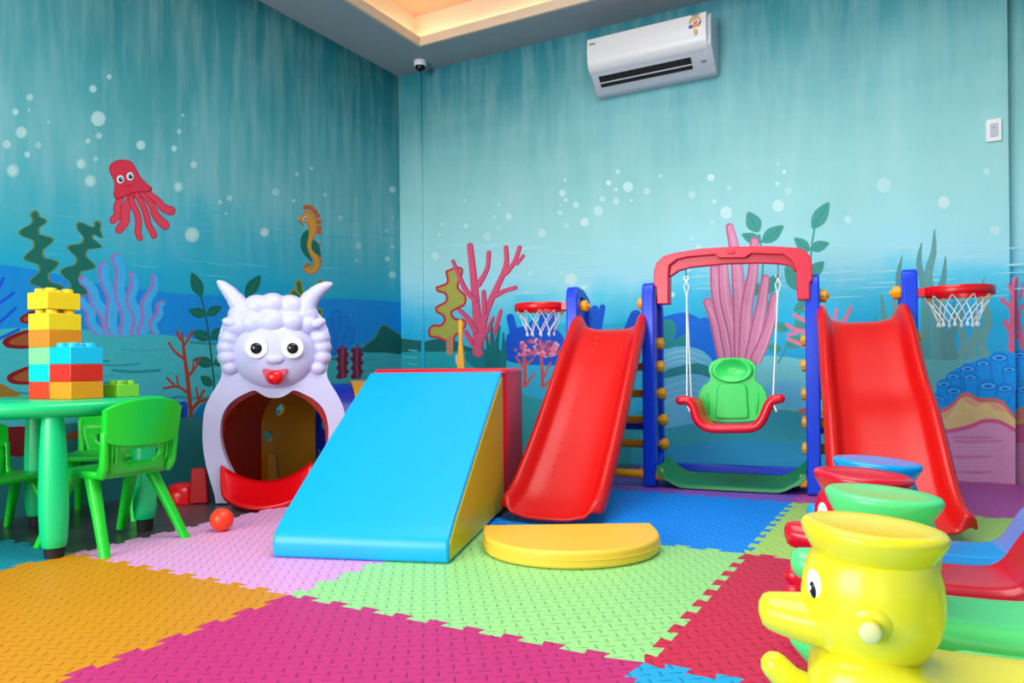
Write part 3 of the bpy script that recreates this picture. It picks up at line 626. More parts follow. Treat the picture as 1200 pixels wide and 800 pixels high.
arc = [(sx + .034 * math.cos(PI * i / 14), sz + .034 * math.sin(PI * i / 14)) for i in range(15)] + [(sx + .026 * math.cos(PI * i / 14), sz + .026 * math.sin(PI * i / 14)) for i in range(14, -1, -1)]
st.prism(arc, fy - .0012, fy + .004, 'xz', 0)
st.prism([(sx - .036, sz - .03), (sx - .012, sz - .03), (sx - .012, sz - .012), (sx - .036, sz - .012)], fy - .0012, fy + .004, 'xz', 1)
st.prism([(sx - .014, sz - .03), (sx + .028, sz - .026), (sx + .034, sz - .006), (sx - .014, sz - .012)], fy - .0014, fy + .004, 'xz', 2)
st.prism([(sx + .011 * math.cos(i), sz + .004 + .011 * math.sin(i)) for i in [2 * PI * k / 14 for k in range(14)]], fy - .0016, fy + .004, 'xz', 3)
st.prism([(sx + .005 * math.cos(i), sz + .004 + .006 * math.sin(i)) for i in [2 * PI * k / 10 for k in range(10)]], fy - .0022, fy + .004, 'xz', 4)
st.prism([(sx + .022, sz - .016), (sx + .033, sz - .014), (sx + .034, sz - .002), (sx + .024, sz - .004)], fy - .0018, fy + .004, 'xz', 1)
acp('energy_sticker', st, [GOLD, mat('sticker_blue', (30, 90, 170), .4), mat('sticker_orange', (225, 130, 25), .4), mat('sticker_red', (190, 40, 30), .4), WHT], smooth=0, parent=fp)
text('9', .052, (sx + .003, fy - .0015, sz - .063), fp, GOLD, 'number')
gtx = mat('badge_grey', (120, 128, 140), .4)
for x0, zz, ln in ((-hx + .035, 2.60 - 2.32, .04), (hx - .082, 2.628 - 2.32, .045)):       # the two small illegible badges
    q = MB()
    for i in range(7): q.box((x0 - ln / 2 + ln * (i + .5) / 7, fy + .001, zz), (ln / 11, .006, .006 + .002 * (i % 3 == 0)))
    acp('badge', q, gtx, smooth=0, parent=fp)
q = MB(); q.prism(slab(.045, .06, .0004, .002), hx - .075, hx - .045, 'yz'); acp('display', q, gtx, smooth=0)

# ------------------------------------------------------------------ dome camera, wall plate
p = on_plane((492, 73), (0, 0, ZC), (0, 0, 1)); p = Vector((-1.60, 2.84, ZC + .002))
t = thing('dome_camera', 'small white dome security camera on the ceiling above the corner', 'security camera', p)
q = MB(); q.lathe([(.02, 0), (.044, 0), (.046, -.01), (.046, -.028), (.042, -.038), (.03, -.04)], 28); q.build('housing', WHT, t)
q = MB(); q.lathe([(.0355, -.036), (.035, -.048), (.029, -.061), (.018, -.070), (.004, -.073)], 24); q.build('dome', mat('black_glossy', (10, 11, 13), .12), t)
q = MB(); q.ell((0.004, -.022, -.056), (.010, .012, .010)); q.build('lens', mat('lens_brown', (90, 60, 40), .15), t)
a, b = on_plane((1156, 142), (0, YB, 0), (0, 1, 0)), on_plane((1173, 164), (0, YB, 0), (0, 1, 0))
t = thing('wall_switch', 'white switch plate on the mural wall, near the right corner', 'light switch', (((a + b) / 2).x, YB, ((a + b) / 2).z))
q = MB(); q.prism(rrect(.066, .112, .006), -.012, -.0005, 'xz'); q.build('plate', WHT, t, bevel=.002)
q = MB(); q.prism(rrect(.034, .066, .003), -.017, -.011, 'xz'); q.build('rocker', WGR, t, bevel=.0015)
q = MB(); q.ell((0, -.017, .012), (.003, .002, .003)); q.build('indicator', mat('indicator_blue', (40, 60, 90), .3), t)

# ------------------------------------------------------------------ foam wedge, red foam block
VB = mat('vinyl_blue', (0, 168, 244), .34, .4, .05, 150, var=.015); VY = mat('vinyl_yellow', (196, 178, 20), .4, .4, .05, 150, var=.02); VR = mat('vinyl_red', (222, 18, 42), .36, .4, .12, 30, var=.03)
O = Vector((.213, .451, 0)); ex = Vector((.557, .187, 0)).normalized(); WA = math.atan2(ex.y, ex.x)
WW, WL_, WH, WLIP = .592, .885, .598, .083
t = thing('foam_wedge', 'blue-topped soft foam wedge ramp with yellow sides', 'foam ramp', O, WA)
prof = [(0.0, .001), (-.004, WLIP * .55), (0.004, WLIP - .012), (.02, WLIP + .006)] + [(WL_ * k, WLIP + (WH - WLIP) * k + .008 * math.sin(PI * k)) for k in (.08, .25, .5, .75, .97)] + [(WL_ - .006, WH - .004), (WL_, WH - .02), (WL_, .001)]
q = MB(); q.prism([(a, b) for a, b in prof], -WW, 0, 'yz'); q.build('cover', VB, t, smooth=50, bevel=.009)
side = [(.012, .012), (.010, WLIP - .016), (.03, WLIP - .004)] + [(WL_ * k, WLIP + (WH - WLIP) * k - .012) for k in (.1, .5, .95)] + [(WL_ - .012, WH - .03), (WL_ - .012, .012)]
for x in (.0, -WW):
    s_ = 1 if x == 0 else -1
    q = MB(); q.prism(side, x - .004 * s_, x + .0045 * s_, 'yz'); q.build('side_panel', VY, t, bevel=.003)['label'] = 'yellow vinyl side panel'
q = MB(); q.box((-WW / 2 + .004, .235, .304), (WW + .01, .45, .606)); q2 = q
bo = thing('foam_block', 'red soft foam block standing behind the blue wedge', 'foam block', O + ex.cross(Vector((0, 0, -1))) * (WL_ + .006), WA)
q.build('cover', VR, bo, bevel=.022, bseg=4)
for z in (.022, .586):
    q = MB(); q.tube([(-WW - .0, .01, z), (.009, .01, z), (.009, .46, z), (-WW, .46, z), (-WW, .01, z)], .0035, 6)
    q.build('piping', VR, bo)

# ------------------------------------------------------------------ half-round yellow mat
A, B = fl((770, 621), .05), fl((566, 624), .05); c = (A + B) / 2; d = (A - B); an = math.atan2(d.y, d.x); hw = d.length / 2
YM = mat('vinyl_buttercup', (246, 200, 70), .36, .4, .06, 120, var=.02)
t = thing('half_round_mat', 'yellow half-round foam landing mat at the foot of the left slide', 'landing mat', (c.x, c.y, 0), an)
dp = .30
P = [(hw, .10), (hw, 0)] + [(hw * math.cos(a), -dp * math.sin(a) ** .9) for a in [PI * i / 30 for i in range(2, 29)]] + [(-hw, 0), (-hw, .10)]
q = MB(); q.prism(P, .001, .056, 'xy'); q.build('cover', YM, t, bevel=.010, bseg=3)
q = MB(); q.tube([(a, b, .030) for a, b in [(x * 1.004, y * 1.008) for x, y in P[1:-1]]], .002, 6); q.build('seam', YM, t)

# ------------------------------------------------------------------ orange ball, red stool-like dome, yellow post
q = MB(); q.ell((0, 0, 0), (.0435, .0435, .0435), n=32, k=20)
p = fl((260, 622)); tag(q.build('play_ball', plastic('ball_orange', (245, 62, 25), .35), None, loc=(p.x, p.y, .0435), smooth=180), 'small orange-red plastic ball on the pale pink mat', 'ball')
p = fl((215, 591), ZF); dd = (p - Vector((CAM.x, CAM.y, ZF))).normalized(); p = p + dd * .085
RP = plastic('red_plastic', (222, 8, 22), .25)
t = thing('red_dome', 'glossy red plastic dome with a flat rim, on the floor beside the sheep tunnel', 'toy', (p.x, p.y, ZF))
q = MB(); q.lathe([(.02, .003), (.098, .0), (.100, .006), (.092, .010)], 36); q.build('rim', RP, t)
q = MB(); q.lathe([(.078, .008), (.079, .03), (.076, .05), (.066, .074), (.045, .088), (.015, .092)], 36); q.build('shell', RP, t, smooth=60)
# yellow tapering upright behind the red block
yp = on_plane((540, 400), (0, 2.45, 0), (0, 1, 0)); hx_ = .0035
t = thing('yellow_upright', 'yellow plastic upright with a rounded tip, rising behind the red foam block', 'toy', (yp.x, 2.45, ZF), .5)
zt = on_plane((540, 372), (0, 2.45, 0), (0, 1, 0)).z
YP = plastic('yellow_plastic', (246, 180, 8), .3)
q = MB(); q.loft([[(a * w, b * .03, z) for a, b in ((-1, -1), (1, -1), (1, 1), (-1, 1))] for z, w in ((.012, .06), (.4, .034), (zt - .26, .022), (zt - .12, .011), (zt - .08, .014), (zt - .03, .016), (zt - .008, .012), (zt, .006))]); q.build('stem', YP, t, bevel=.005)
q = MB(); q.prism(rrect(.2, .16, .03), 0, .02, 'xy'); q.build('foot', YP, t, bevel=.005)
q = MB(); q.box((-.026, -.02, zt - .25), (.012, .02, .06)); q.build('clip', WGR, t, bevel=.002)['label'] = 'pale grey clip'
# ------------------------------------------------------------------ slide and swing set
SR = plastic('slide_red', (214, 14, 12), .36); BL = plastic('post_blue', (6, 62, 222), .28); YL = plastic('bolt_yellow', (246, 172, 12), .3)
PINKR = plastic('arch_red', (220, 22, 60), .33); GT = plastic('tray_green', (8, 140, 72), .45); GS = plastic('swing_green', (48, 222, 98), .3); SW = plastic('swing_red', (228, 12, 40), .25)
ROPE = mat('rope_white', (240, 240, 244), .7, .2, .3, 400); STEEL = mat('steel', (190, 192, 196), .25, metal=1)
TH = math.radians(6.5); PO = Vector((.30, 2.144, 0))
ps = thing('slide_and_swing_set', 'red, blue and yellow play set: two slides with a swing arch between them', 'play set', PO, TH)
MS = Matrix.Translation(PO) @ Matrix.Rotation(TH, 4, 'Z'); MI = MS.inverted()
NY = MS.to_3x3() @ Vector((0, 1, 0)); NX = MS.to_3x3() @ Vector((1, 0, 0))
def ly(q, y=0.0):
    """photograph pixel -> play-set coordinates on the plane y"""
    return MI @ on_plane(q, MS @ Vector((0, y, 0)), NY)
def lx(q, x=0.0): return MI @ on_plane(q, MS @ Vector((x, 0, 0)), NX)
SWW = .765                                     # clear width of the swing bay
TW = .40                                       # tower width
HP = 1.03
def side_panel(x, hgt=HP):
    q = MB()
    fr = [(-.030, .005), (-.032, hgt * .5), (-.030, hgt - .06), (-.016, hgt - .014), (.008, hgt), (.03, hgt - .012), (.036, hgt - .06), (.036, .005)]
    q.prism(fr, x - .031, x + .031, 'yz')
    bk = [(.208, hgt - .12), (.210, .16), (.13, .095), (.03, .085), (.03, .025), (.17, .03), (.250, .10), (.266, .16), (.268, hgt - .13), (.23, hgt - .05), (.12, hgt - .006), (.02, hgt - .002), (.02, hgt - .055), (.11, hgt - .06)]
    q.prism(bk, x - .024, x + .024, 'yz')
    wb = [(.02, .34), (.23, .38), (.23, hgt - .08), (.02, hgt - .03)]
    q.prism(wb, x - .008, x + .008, 'yz')
    q.prism([(.02, .06), (.20, .08), (.20, .20), (.02, .18)], x - .010, x + .010, 'yz')
    q.prism([(.11, .15), (.20, .15), (.20, .40), (.11, .40)], x - .010, x + .010, 'yz')
    return q.build('side_panel', BL, ps, bevel=.012, bseg=3)
def knob(x, y, z, s, parent):
    q = MB(); n = 16
    P = [(.031 * (1 - .08 * (k % 2)) * math.cos(2 * PI * k / n), .031 * (1 - .08 * (k % 2)) * math.sin(2 * PI * k / n)) for k in range(n)]
    q.prism([(y + a, z + b) for a, b in P], x, x + .032 * s, 'yz'); q.prism([(y + a * .55, z + b * .55) for a, b in P], x + .03 * s, x + .036 * s, 'yz')
    return q.build('end_cap', YL, parent, bevel=.004, bseg=2)
RUNGS = [(.005, .062), (.205, .195), (.18, .325), (.145, .465), (.105, .605), (.10, .725)]
def tower(x0, x1):
    side_panel(x0); side_panel(x1)
    for y, z in RUNGS:
        q = MB(); q.tube([(x0 - .02, y, z), (x1 + .02, y, z)], .0215, 16, ends='flat')
        q.tube([(x0 + .03, y, z), (x0 + .05, y, z)], .026, 12, ends='flat'); q.tube([(x1 - .05, y, z), (x1 - .03, y, z)], .026, 12, ends='flat')
        r = q.build('ladder_rung', YL, ps); e_ = .030 if y < .03 else .020; knob(x1 + e_, y, z, 1, r); knob(x0 - e_, y, z, -1, r)
    q = MB(); q.box(((x0 + x1) / 2, .25, .30), (x1 - x0 - .05, .022, .07)); q.build('cross_board', BL, ps, bevel=.006)
    q = MB(); q.tube([(x0 + .02, .06, .93), (x0 + .06, .06, .93)], .016, 12); 
    h = q.build('handle_bolt', YL, ps); knob(x0 + .03, .055, .93, 1, h)
    q = MB(); q.tube([(x1 - .06, .06, .93), (x1 - .02, .06, .93)], .016, 12); h = q.build('handle_bolt', YL, ps); knob(x1 - .03, .055, .93, -1, h)
    q = MB(); q.box(((x0 + x1) / 2, .05, .775), (x1 - x0 - .05, .13, .03)); q.build('platform', SR, ps, bevel=.008)
tower(-TW, -.0); tower(SWW, SWW + TW)

def slide(xc, drift, prof, w0, w1, name='slide'):
    """moulded chute: floor, rolled side walls, horned top"""
    n = len(prof); q = MB(); secs = []
    Pf = catmull(prof, 6, False); N_ = len(Pf)
    for i, (y, z) in enumerate(Pf):
        s_ = i / (N_ - 1); a = Pf[max(i - 1, 0)]; b = Pf[min(i + 1, N_ - 1)]
        t = Vector((0, b[0] - a[0], b[1] - a[1])).normalized(); nn = Vector((0, -t.z, t.y))
        if nn.z < 0: nn = -nn
        w = w0 + (w1 - w0) * s_; hh = .085 - .02 * s_ 
        if s_ < .06: hh = .062 + .4 * s_
        e_ = max(0, (s_ - .90) / .10); hh *= 1 - .55 * e_ * e_; sk = .18 + .5 * e_
        cx = xc + drift * s_
        cs = [(-w * 1.02, hh * sk), (-w * 1.02, hh * .65), (-w * .965, hh * .93), (-w * .91, hh), (-w * .855, hh * .9), (-w * .80, hh * .55), (-w * .74, hh * .22), (-w * .64, .012), (-w * .5, 0)]
        cs = cs + [(-w * .2, -.002), (w * .2, -.002)] + [(-a_, b_) for a_, b_ in reversed(cs)]
        pull = .05 * max(0, (s_ - .88) / .12)
        secs.append([Vector((cx + u * (1 - pull * .8), y + pull * abs(u / w) ** 5, z)) + nn * h for u, h in cs])
    q.loft(secs, closed=False)
    return q.build(name, SR, ps, smooth=60, solid=.014, sub=1)
PL_ = [(.03, .795), (-.02, .785), (-.09, .735), (-.25, .595), (-.42, .435), (-.60, .270), (-.76, .14), (-.87, .062), (-.96, .030), (-1.03, .022)]
s1 = slide(-TW / 2, .01, PL_, .182, .208)
s1['label'] = 'left red slide chute'
# faint raised pips down the chute
for g0, k in ((.20, 3), (.36, 4), (.56, 4)):
    for j in range(k):
        s_ = g0 + j * .035; Pf = catmull(PL_, 6, False); i = int(s_ * (len(Pf) - 1)); y, z = Pf[i]; a = Pf[i + 1]; fr = s_ * (len(Pf) - 1) - i
        y, z = y + (a[0] - y) * fr, z + (a[1] - z) * fr; tt = Vector((0, a[0] - Pf[i][0], a[1] - Pf[i][1])).normalized(); nn = Vector((0, -tt.z, tt.y)); nn = nn if nn.z > 0 else -nn
        c = Vector((-TW / 2 - .055, y, z)) + nn * .0065
        q = MB(); c = c - nn * .0035; q.tube([c - Vector((.007, 0, 0)), c + Vector((.007, 0, 0))], .0065, 10); q.build('raised_mark', SR, s1)
PR_ = [(.03, .795), (-.02, .785), (-.10, .72), (-.24, .575), (-.34, .475), (-.44, .40), (-.58, .27), (-.72, .135), (-.82, .068), (-.90, .046), (-.935, .040)]
s2 = slide(SWW + TW / 2, .09, PR_, .180, .215); s2['label'] = 'right red wavy slide chute'

# arch beam
q = MB(); d0 = 0.0
outer = [(770, 356), (769, 337), (766, 334), (766, 318), (769, 308), (777, 300), (790, 296), (820, 291), (862, 288.5), (905, 288), (935, 290), (945, 294), (950, 301), (952, 312), (952, 328), (949, 331), (949, 351)]
ridge = [(934, 351), (933, 316), (928, 306), (918, 298), (880, 297), (873, 302), (842, 302.5), (838, 298), (805, 301), (793, 304), (784, 311), (783, 322), (783, 356)]
P2 = lambda L_, y: [(p.x, p.z) for p in (ly(a, y) for a in L_)]
q.prism(P2(outer + ridge, -.045), -.045, .045, 'xz')
inner = [(930, 318), (928, 312), (914, 309), (890, 308), (850, 309), (810, 313), (795, 317), (787, 323)]
web = [(784, 324), (783, 311), (793, 303), (838, 297), (842, 301), (873, 301), (880, 296), (918, 297), (929, 305), (934, 317)] + inner[0:1] + inner[1:]
q.prism(P2(web, -.02), -.02, .02, 'xz')
q.prism(P2([(852, 293.5), (861, 293.2), (861, 297.5), (852, 297.8)], -.045), -.049, -.04, 'xz')
arch = q.build('arch_beam', PINKR, ps, bevel=.006, bseg=3); arch['label'] = 'red plastic arch carrying the swing'
HK = [ly((804, 313), 0.0), ly((911.5, 310), 0.0)]
for h in HK:
    q = MB(); q.tube([(h.x, -.0, h.z + .02), (h.x, 0, h.z - .045)], .0045, 8); q.tube([(h.x + .011 * math.cos(a), 0, h.z - .055 + .011 * math.sin(a)) for a in [2 * PI * i / 14 for i in range(15)]], .0035, 6, ends='flat'); q.build('hook', STEEL, ps)
# base tray
b0 = 0.035; b1 = SWW - .035; q = MB(); secs = []
for i in range(25):
    u = -1 + 2 * i / 24; x = (b0 + b1) / 2 + u * (b1 - b0) / 2; z = .012 + .085 * max(0, (abs(u) - .62) / .38) ** 1.8
    secs.append([(x, -.03, z - .006 if abs(u) < .9 else z - .02), (x, -.027, z + .008), (x, -.015, z + .013), (x, .0, z + .010), (x, .05, z + .004), (x, .24, z + .012), (x, .265, z + .03), (x, .28, z + .034), (x, .285, z - .004)])
q.loft(secs, closed=True); tr = q.build('base_tray', GT, ps, smooth=50); tr['label'] = 'green base tray under the swing'
q = MB(); q.box(((b0 + b1) / 2, .315, .045), (b1 - b0 + .03, .03, .08)); q.build('rear_brace', BL, ps, bevel=.008)
# basketball hoops on the outer panels
def hoop(x, s_, y, z):
    R_ = .137; cx = x + s_ * (R_ + .028)
    q = MB(); M_ = Matrix.Translation((cx, y, z))
    q.lathe([(R_ - .012, -.018), (R_, -.020), (R_ + .004, -.016), (R_ + .004, .016), (R_, .020), (R_ - .012, .018)], 40, M=M_, closed=True)
    q.box((x + s_ * .02, y, z), (.03, .09, .036))
    h = q.build('basketball_hoop', RP, ps, smooth=45, bevel=0)
    n = MB(); k = 10
    def pt(a, t): r = (R_ - .006) * (1 - .42 * max(0, t) ** .8); return (cx + r * math.cos(a), y + r * math.sin(a), z - .018 - .115 * t)
    for i in range(k):
        a0 = 2 * PI * i / k
        for sg in (-1, 1):
            n.tube([pt(a0 + sg * 2 * PI / k * t, t) for t in (0, .25, .5, .75, 1)], .0024, 6, mi=0)
            n.tube([pt(a0 + sg * 2 * PI / k * t, t) for t in (-.05, .1, .2)], .0027, 6, mi=1)
        e = Vector(pt(a0, 1)); n.tube([e, e + Vector((.005, 0, -.014)), e + Vector((0, 0, -.02)), e + Vector((-.005, 0, -.014)), e], .0026, 6, mi=0)
    n.build('net', [ROPE, mat('cord_gold', (225, 165, 60), .6)], h)['label'] = 'white knotted net with yellow loops'
    return h
zl = ly((630, 360), .0).z; zr = ly((1125, 341), .0).z
hoop(-TW - .025, -1, .02, zl)['label'] = 'red basketball hoop on the left panel'
hoop(SWW + TW + .025, 1, .02, zr)['label'] = 'red basketball hoop on the right panel'

# ------------------------------------------------------------------ swing seat (hangs from the arch)
sc_ = ly((856, 480), -.05); SY0 = -.10
def sp_(q, y): p = ly(q, y); return p
sb = thing('swing_seat', 'green and red toddler swing seat hanging on white ropes', 'swing', MS @ Vector((ly((856, 505), SY0).x, 0, ly((856, 505), SY0).z)), TH)
OX, OZ = ly((856, 505), SY0).x, ly((856, 505), SY0).z
def rel(q, y): p = ly(q, y); return (p.x - OX, y, p.z - OZ)
U = [rel(a, SY0) for a in [(797, 469), (805, 469), (811, 474), (814, 482), (817, 491), (825, 499), (836, 502), (856, 502), (877, 501.5), (887, 498.5), (894, 490), (898, 481), (901, 474), (906, 468.5), (914, 467)]]
q = MB(); q.tube(catmull(U, 4, False), .0225, 14)
q.build('front_bar', SW, sb, smooth=60)
U2 = catmull(U[1:-1], 4, False); n = len(U2)
q = MB(); q.loft([[(x * (1 - .10 * v), y + .235 * v, z + .004) for x, y, z in U2] for v in (0, .15, .35, .55, .75, .92, 1)], closed=False)
q.build('seat_pan', SW, sb, smooth=60, solid=.014)
q = MB(); c = rel((856, 503), SY0); q.box((c[0], SY0 - .014, c[2]), (.05, .012, .016)); q.build('clip', SW, sb, bevel=.003)
yb = .115
OUT = [(831, 432), (835, 424), (845, 420), (859, 419), (872, 420), (882, 424), (886, 432), (885, 441), (886, 446), (893, 452), (897, 459), (899, 468), (894, 478), (890, 487), (882, 492.5), (858, 494), (834, 492.5), (827, 487), (823, 478), (818, 468), (821, 459), (825, 452), (832, 446), (833, 440)]
oc = [(x, z) for x, _, z in (rel(a, yb) for a in OUT)]
q = MB(); q.prism(catmull(oc, 3), yb - .018, yb + .022, 'xz')
br = q.build('backrest', GS, sb, smooth=40, bevel=.012, bseg=4)
q = MB(); hc = rel((858.5, 434), yb); hw_ = rel((884, 434), yb)[0] - hc[0]
q.lathe([(hw_ * .99, -.004), (hw_ * .96, .014), (hw_ * .86, .020), (hw_ * .72, .014), (hw_ * .5, .004), (.01, .001)], 36, M=Matrix.Translation((hc[0], yb - .016, hc[2])) @ Matrix.Rotation(PI / 2, 4, 'X'), sy=.62)
q.build('head_cushion', GS, br, smooth=70)
pn = [(x, z) for x, _, z in (rel(a, yb) for a in [(847, 449), (870, 449), (876, 455), (877, 470), (878, 486), (873, 490), (844, 490), (839, 486), (840, 470), (841, 455)])]
q = MB(); q.prism(catmull(pn, 3), yb - .030, yb - .010, 'xz'); q.build('back_pad', GS, br, smooth=50, bevel=.009, bseg=4)
for sd in ((830, 461), (888, 461)):
    q = MB(); u = Vector(rel(sd, yb)); w_ = Vector(rel((sd[0] + (1 if sd[0] < 850 else -1), 484), yb)); q.tube([u - Vector((0, .016, 0)), (u + w_) / 2 - Vector((0, .018, 0)), w_ - Vector((0, .016, 0))], [.006, .008, .006], 10); q.build('side_rib', GS, br, smooth=70)
for i, h in enumerate(HK):
    hx, hz = h.x - OX, h.z - .066 - OZ
    e0 = Vector(U[1 if i == 0 else -2]); ends = (e0, e0 + Vector((.0 if i == 0 else -.0, .13 if i == 0 else .02, .004)))
    q = MB(); kn = Vector((hx, 0, hz - .075)); kn.x = hx + (ends[0].x - hx) * .12
    q.tube([(hx, 0, hz), (hx - .012, 0, hz - .03), kn], .0032, 6); q.tube([(hx, 0, hz), (hx + .012, 0, hz - .03), kn], .0032, 6); q.ell(kn, (.007, .007, .012), n=10, k=8)
    for e in ends: q.tube([kn, e + Vector((0, 0, .01)), e + Vector((0, 0, -.02))], .004, 8)
    q.tube([ends[0] + Vector((0, -.005, -.015)), ends[0] + Vector((.014, -.012, -.05))], .0045, 6)
    q.build('rope', ROPE, sb)
# ------------------------------------------------------------------ sheep crawl tunnel
SHW = plastic('sheep_white', (203, 204, 246), .4, sss=0); TR = plastic('tunnel_red', (190, 10, 18), .3); TY = plastic('tunnel_yellow', (232, 158, 8), .3); TB_ = plastic('tunnel_blue', (15, 45, 190), .3)
EW = plastic('eye_white', (246, 248, 250), .3); EB = mat('eye_black', (8, 14, 22), .08); MP = plastic('mouth_pink', (205, 80, 110), .4); TG = plastic('tongue_red', (225, 8, 20), .2)
S0 = fl((321, 586.5), ZF); fy_ = Vector((CAM.x - S0.x, CAM.y - S0.y, 0)).normalized(); fy_.rotate(Matrix.Rotation(math.radians(-4), 3, 'Z'))
SA = math.atan2(fy_.y, fy_.x) + PI / 2                     # thing faces local -Y
sh = thing('sheep_tunnel', 'white sheep-faced crawl-through toy tunnel with a red tongue ramp', 'play tunnel', S0, SA)
MSH = Matrix.Translation(S0) @ Matrix.Rotation(SA, 4, 'Z'); MSI = MSH.inverted(); SN = MSH.to_3x3() @ Vector((0, 1, 0))
def sx_(q, y=0.0): p = MSI @ on_plane(q, MSH @ Vector((0, y, 0)), SN); return (p.x, p.z)
L_out = [(254, 588)] + catmull([(253, 580), (249, 566), (243, 545), (239, 520), (239, 498), (241, 480), (246, 467), (253, 455), (259, 445), (261, 435), (258, 420), (257, 400), (262, 380), (276, 362), (295, 352), (322, 349)], 3, False)
def mir(L_): return [(644 - x, y) for x, y in reversed(L_)]
outer = L_out + mir(L_out)[1:]
inner_l = [(272, 588), (275, 570)] + catmull([(275, 556), (266, 538), (260, 517), (259.5, 498), (264, 481), (274, 469), (288, 461), (299, 457), (306, 461), (314, 465), (322, 466)], 3, False)
ring_ = outer + [(644 - x, y) for x, y in inner_l] + inner_l[::-1][1:]
P = [sx_(p) for p in ring_]
q = MB(); q.prism(P, -.035, .045, 'xz'); q.build('front_panel', SHW, sh, smooth=40, bevel=.014, bseg=4)
q = MB(); fc = sx_((322, 413)); fr_ = abs(sx_((366, 413))[0] - fc[0])
q.ell((fc[0], -.02, fc[1]), (fr_ * 1.12, .095, fr_ * 1.0), n=36, k=24); face = q.build('face', SHW, sh, smooth=180)
px = abs(sx_((323, 400))[0] - sx_((322, 400))[0])          # metres per pixel on the panel
def lump(q, x, y, r, yy=-.035, d=.05, rz=None): a = sx_((x, y), yy); q.ell((a[0], yy, a[1]), (r * px, d, (rz or r) * px), n=20, k=14)
q = MB()
for x, y, r, yy, d in [(302, 360, 18, -.03, .055), (320, 357, 17, -.035, .06), (340, 360, 18, -.03, .055), (284, 369, 17, -.02, .055), (357, 369, 17, -.02, .055), (319, 377, 19, -.05, .062), (343, 377, 16, -.045, .06), (297, 379, 18, -.04, .06), (361, 380, 14, -.025, .06), (277, 383, 16, -.03, .055), (270, 396, 14, -.02, .055), (267, 407, 13, -.02, .05), (267, 419, 12.5, -.02, .05), (270, 431, 11, -.02, .045), (375, 396, 13, -.02, .055), (377, 407, 12.5, -.02, .05), (377, 419, 12, -.02, .05), (373, 431, 11, -.02, .045), (322, 366, 22, -.02, .05)]:
    lump(q, x, y, r, yy, d, r * .86)
wo = q.build('wool', SHW, sh, smooth=180)
z_ = wo.modifiers.new('blend', 'REMESH'); z_.mode = 'VOXEL'; z_.voxel_size = .0055; z_.use_smooth_shade = True
z_ = wo.modifiers.new('soften', 'SMOOTH'); z_.iterations = 5; z_.factor = .6
for P_, s_ in (([(287, 366), (281, 358), (273, 347), (264, 337), (257, 331)], -1), ([(357, 366), (361, 354), (368, 345), (378, 337), (387, 333)], 1)):
    Q = catmull([(*sx_(a, -.02),) for a in P_], 5, False); n = len(Q)
    path = [(a, -.02, b) for a, b in Q]; R_ = [px * (10.5 * (1 - i / (n - 1)) ** .75 + 3.2) for i in range(n)]
    for i in range(5, n - 2, 5): R_[i] *= .95
    q = MB(); q.tube(path, R_, 18); q.build('horn', SHW, sh, smooth=50)
for x, s_ in ((269.5, -1), (373, 1)):
    q = MB(); a = sx_((x, 378), -.07)
    q.ell((0, 0, 0), (.036, .018, .022), M=Matrix.Translation((a[0], -.07, a[1])) @ Matrix.Rotation(-.35 * s_, 4, 'Y')); q.build('ear', SHW, sh, smooth=180)
for x in (300.5, 343):
    a = sx_((x, 407.5), -.105); e = MB(); e.lathe([(.049, -.02), (.051, .03), (.048, .037), (.03, .042), (.004, .044)], 36, M=Matrix.Translation((a[0], -.085, a[1])) @ Matrix.Rotation(PI / 2, 4, 'X')); eo = e.build('eye', EW, sh, smooth=50)
    b = sx_((x, 408), -.115); e = MB(); e.ell((b[0], -.127, b[1]), (.0255, .012, .0255), n=22, k=12); e.build('pupil', EB, eo, smooth=180)
q = MB(); lump(q, 322, 421, 12, -.098, .035, 7); q.build('nose', SHW, sh, smooth=180)
mp_ = [sx_(p, -.10) for p in ((308, 432), (322, 433.5), (336.5, 432), (334, 441), (330, 448), (322, 451), (314, 448), (310, 441))]
q = MB(); q.prism(catmull(mp_, 4), -.108, -.05, 'xz'); mo = q.build('mouth', MP, sh, bevel=.005)
q = MB(); lump(q, 322, 442, 9.6, -.112, .022, 8.2); q.build('tongue', TG, mo, smooth=180)
# crawl tube: three arched segments turning to the right
def archseg(name, m, stations, holes, hw=.262, spring=.30, th=.022):
    M0 = stations[0]
    pr = [(-hw, .005)] + [(-hw, spring * k) for k in (.33, .66)] + [(hw * math.cos(a), spring + hw * .92 * math.sin(a)) for a in [PI - PI * i / 20 for i in range(21)]] + [(hw, spring * k) for k in (.66, .33)] + [(hw, .005)]
    pi_ = [(x * (hw - th) / hw, z if z < spring else spring + (z - spring) * (hw - th) / hw) for x, z in pr]
    poly = pr + pi_[::-1]
    q = MB(); n = len(poly); half = len(pr); V = []; Fs = []
    for k, T in enumerate(stations):
        V += [T @ Vector((a, 0, b)) for a, b in poly]
        if k:
            o_ = (k - 1) * n
            for i in range(n): j = (i + 1) % n; Fs.append((o_ + i, o_ + j, o_ + j + n, o_ + i + n))
    e = (len(stations) - 1) * n
    for i in range(half - 1):
        k = n - 1 - i; Fs.append((i, k, k - 1, i + 1)); Fs.append((i + e, i + 1 + e, k - 1 + e, k + e))
    q.add(V, Fs); o = q.build(name, m, sh, smooth=35)
    cs = []
    for side, y, z, r in holes:
        c = MB(); c.tube([M0 @ Vector((side * (hw - .08), y, z)), M0 @ Vector((side * (hw + .08), y, z))], r, 24, ends='flat'); co = c.build('cutter', m, None)
        co.parent = sh; cs.append(co)
    if cs: bpy.context.view_layer.update(); cut(o, cs)
    return o
T0 = Matrix.Translation((.0, .047, 0)); Y_ = lambda T, y: T @ Matrix.Translation((0, y, 0))
T1 = Matrix.Translation((.085, .36, 0)) @ Matrix.Rotation(-.72, 4, 'Z')
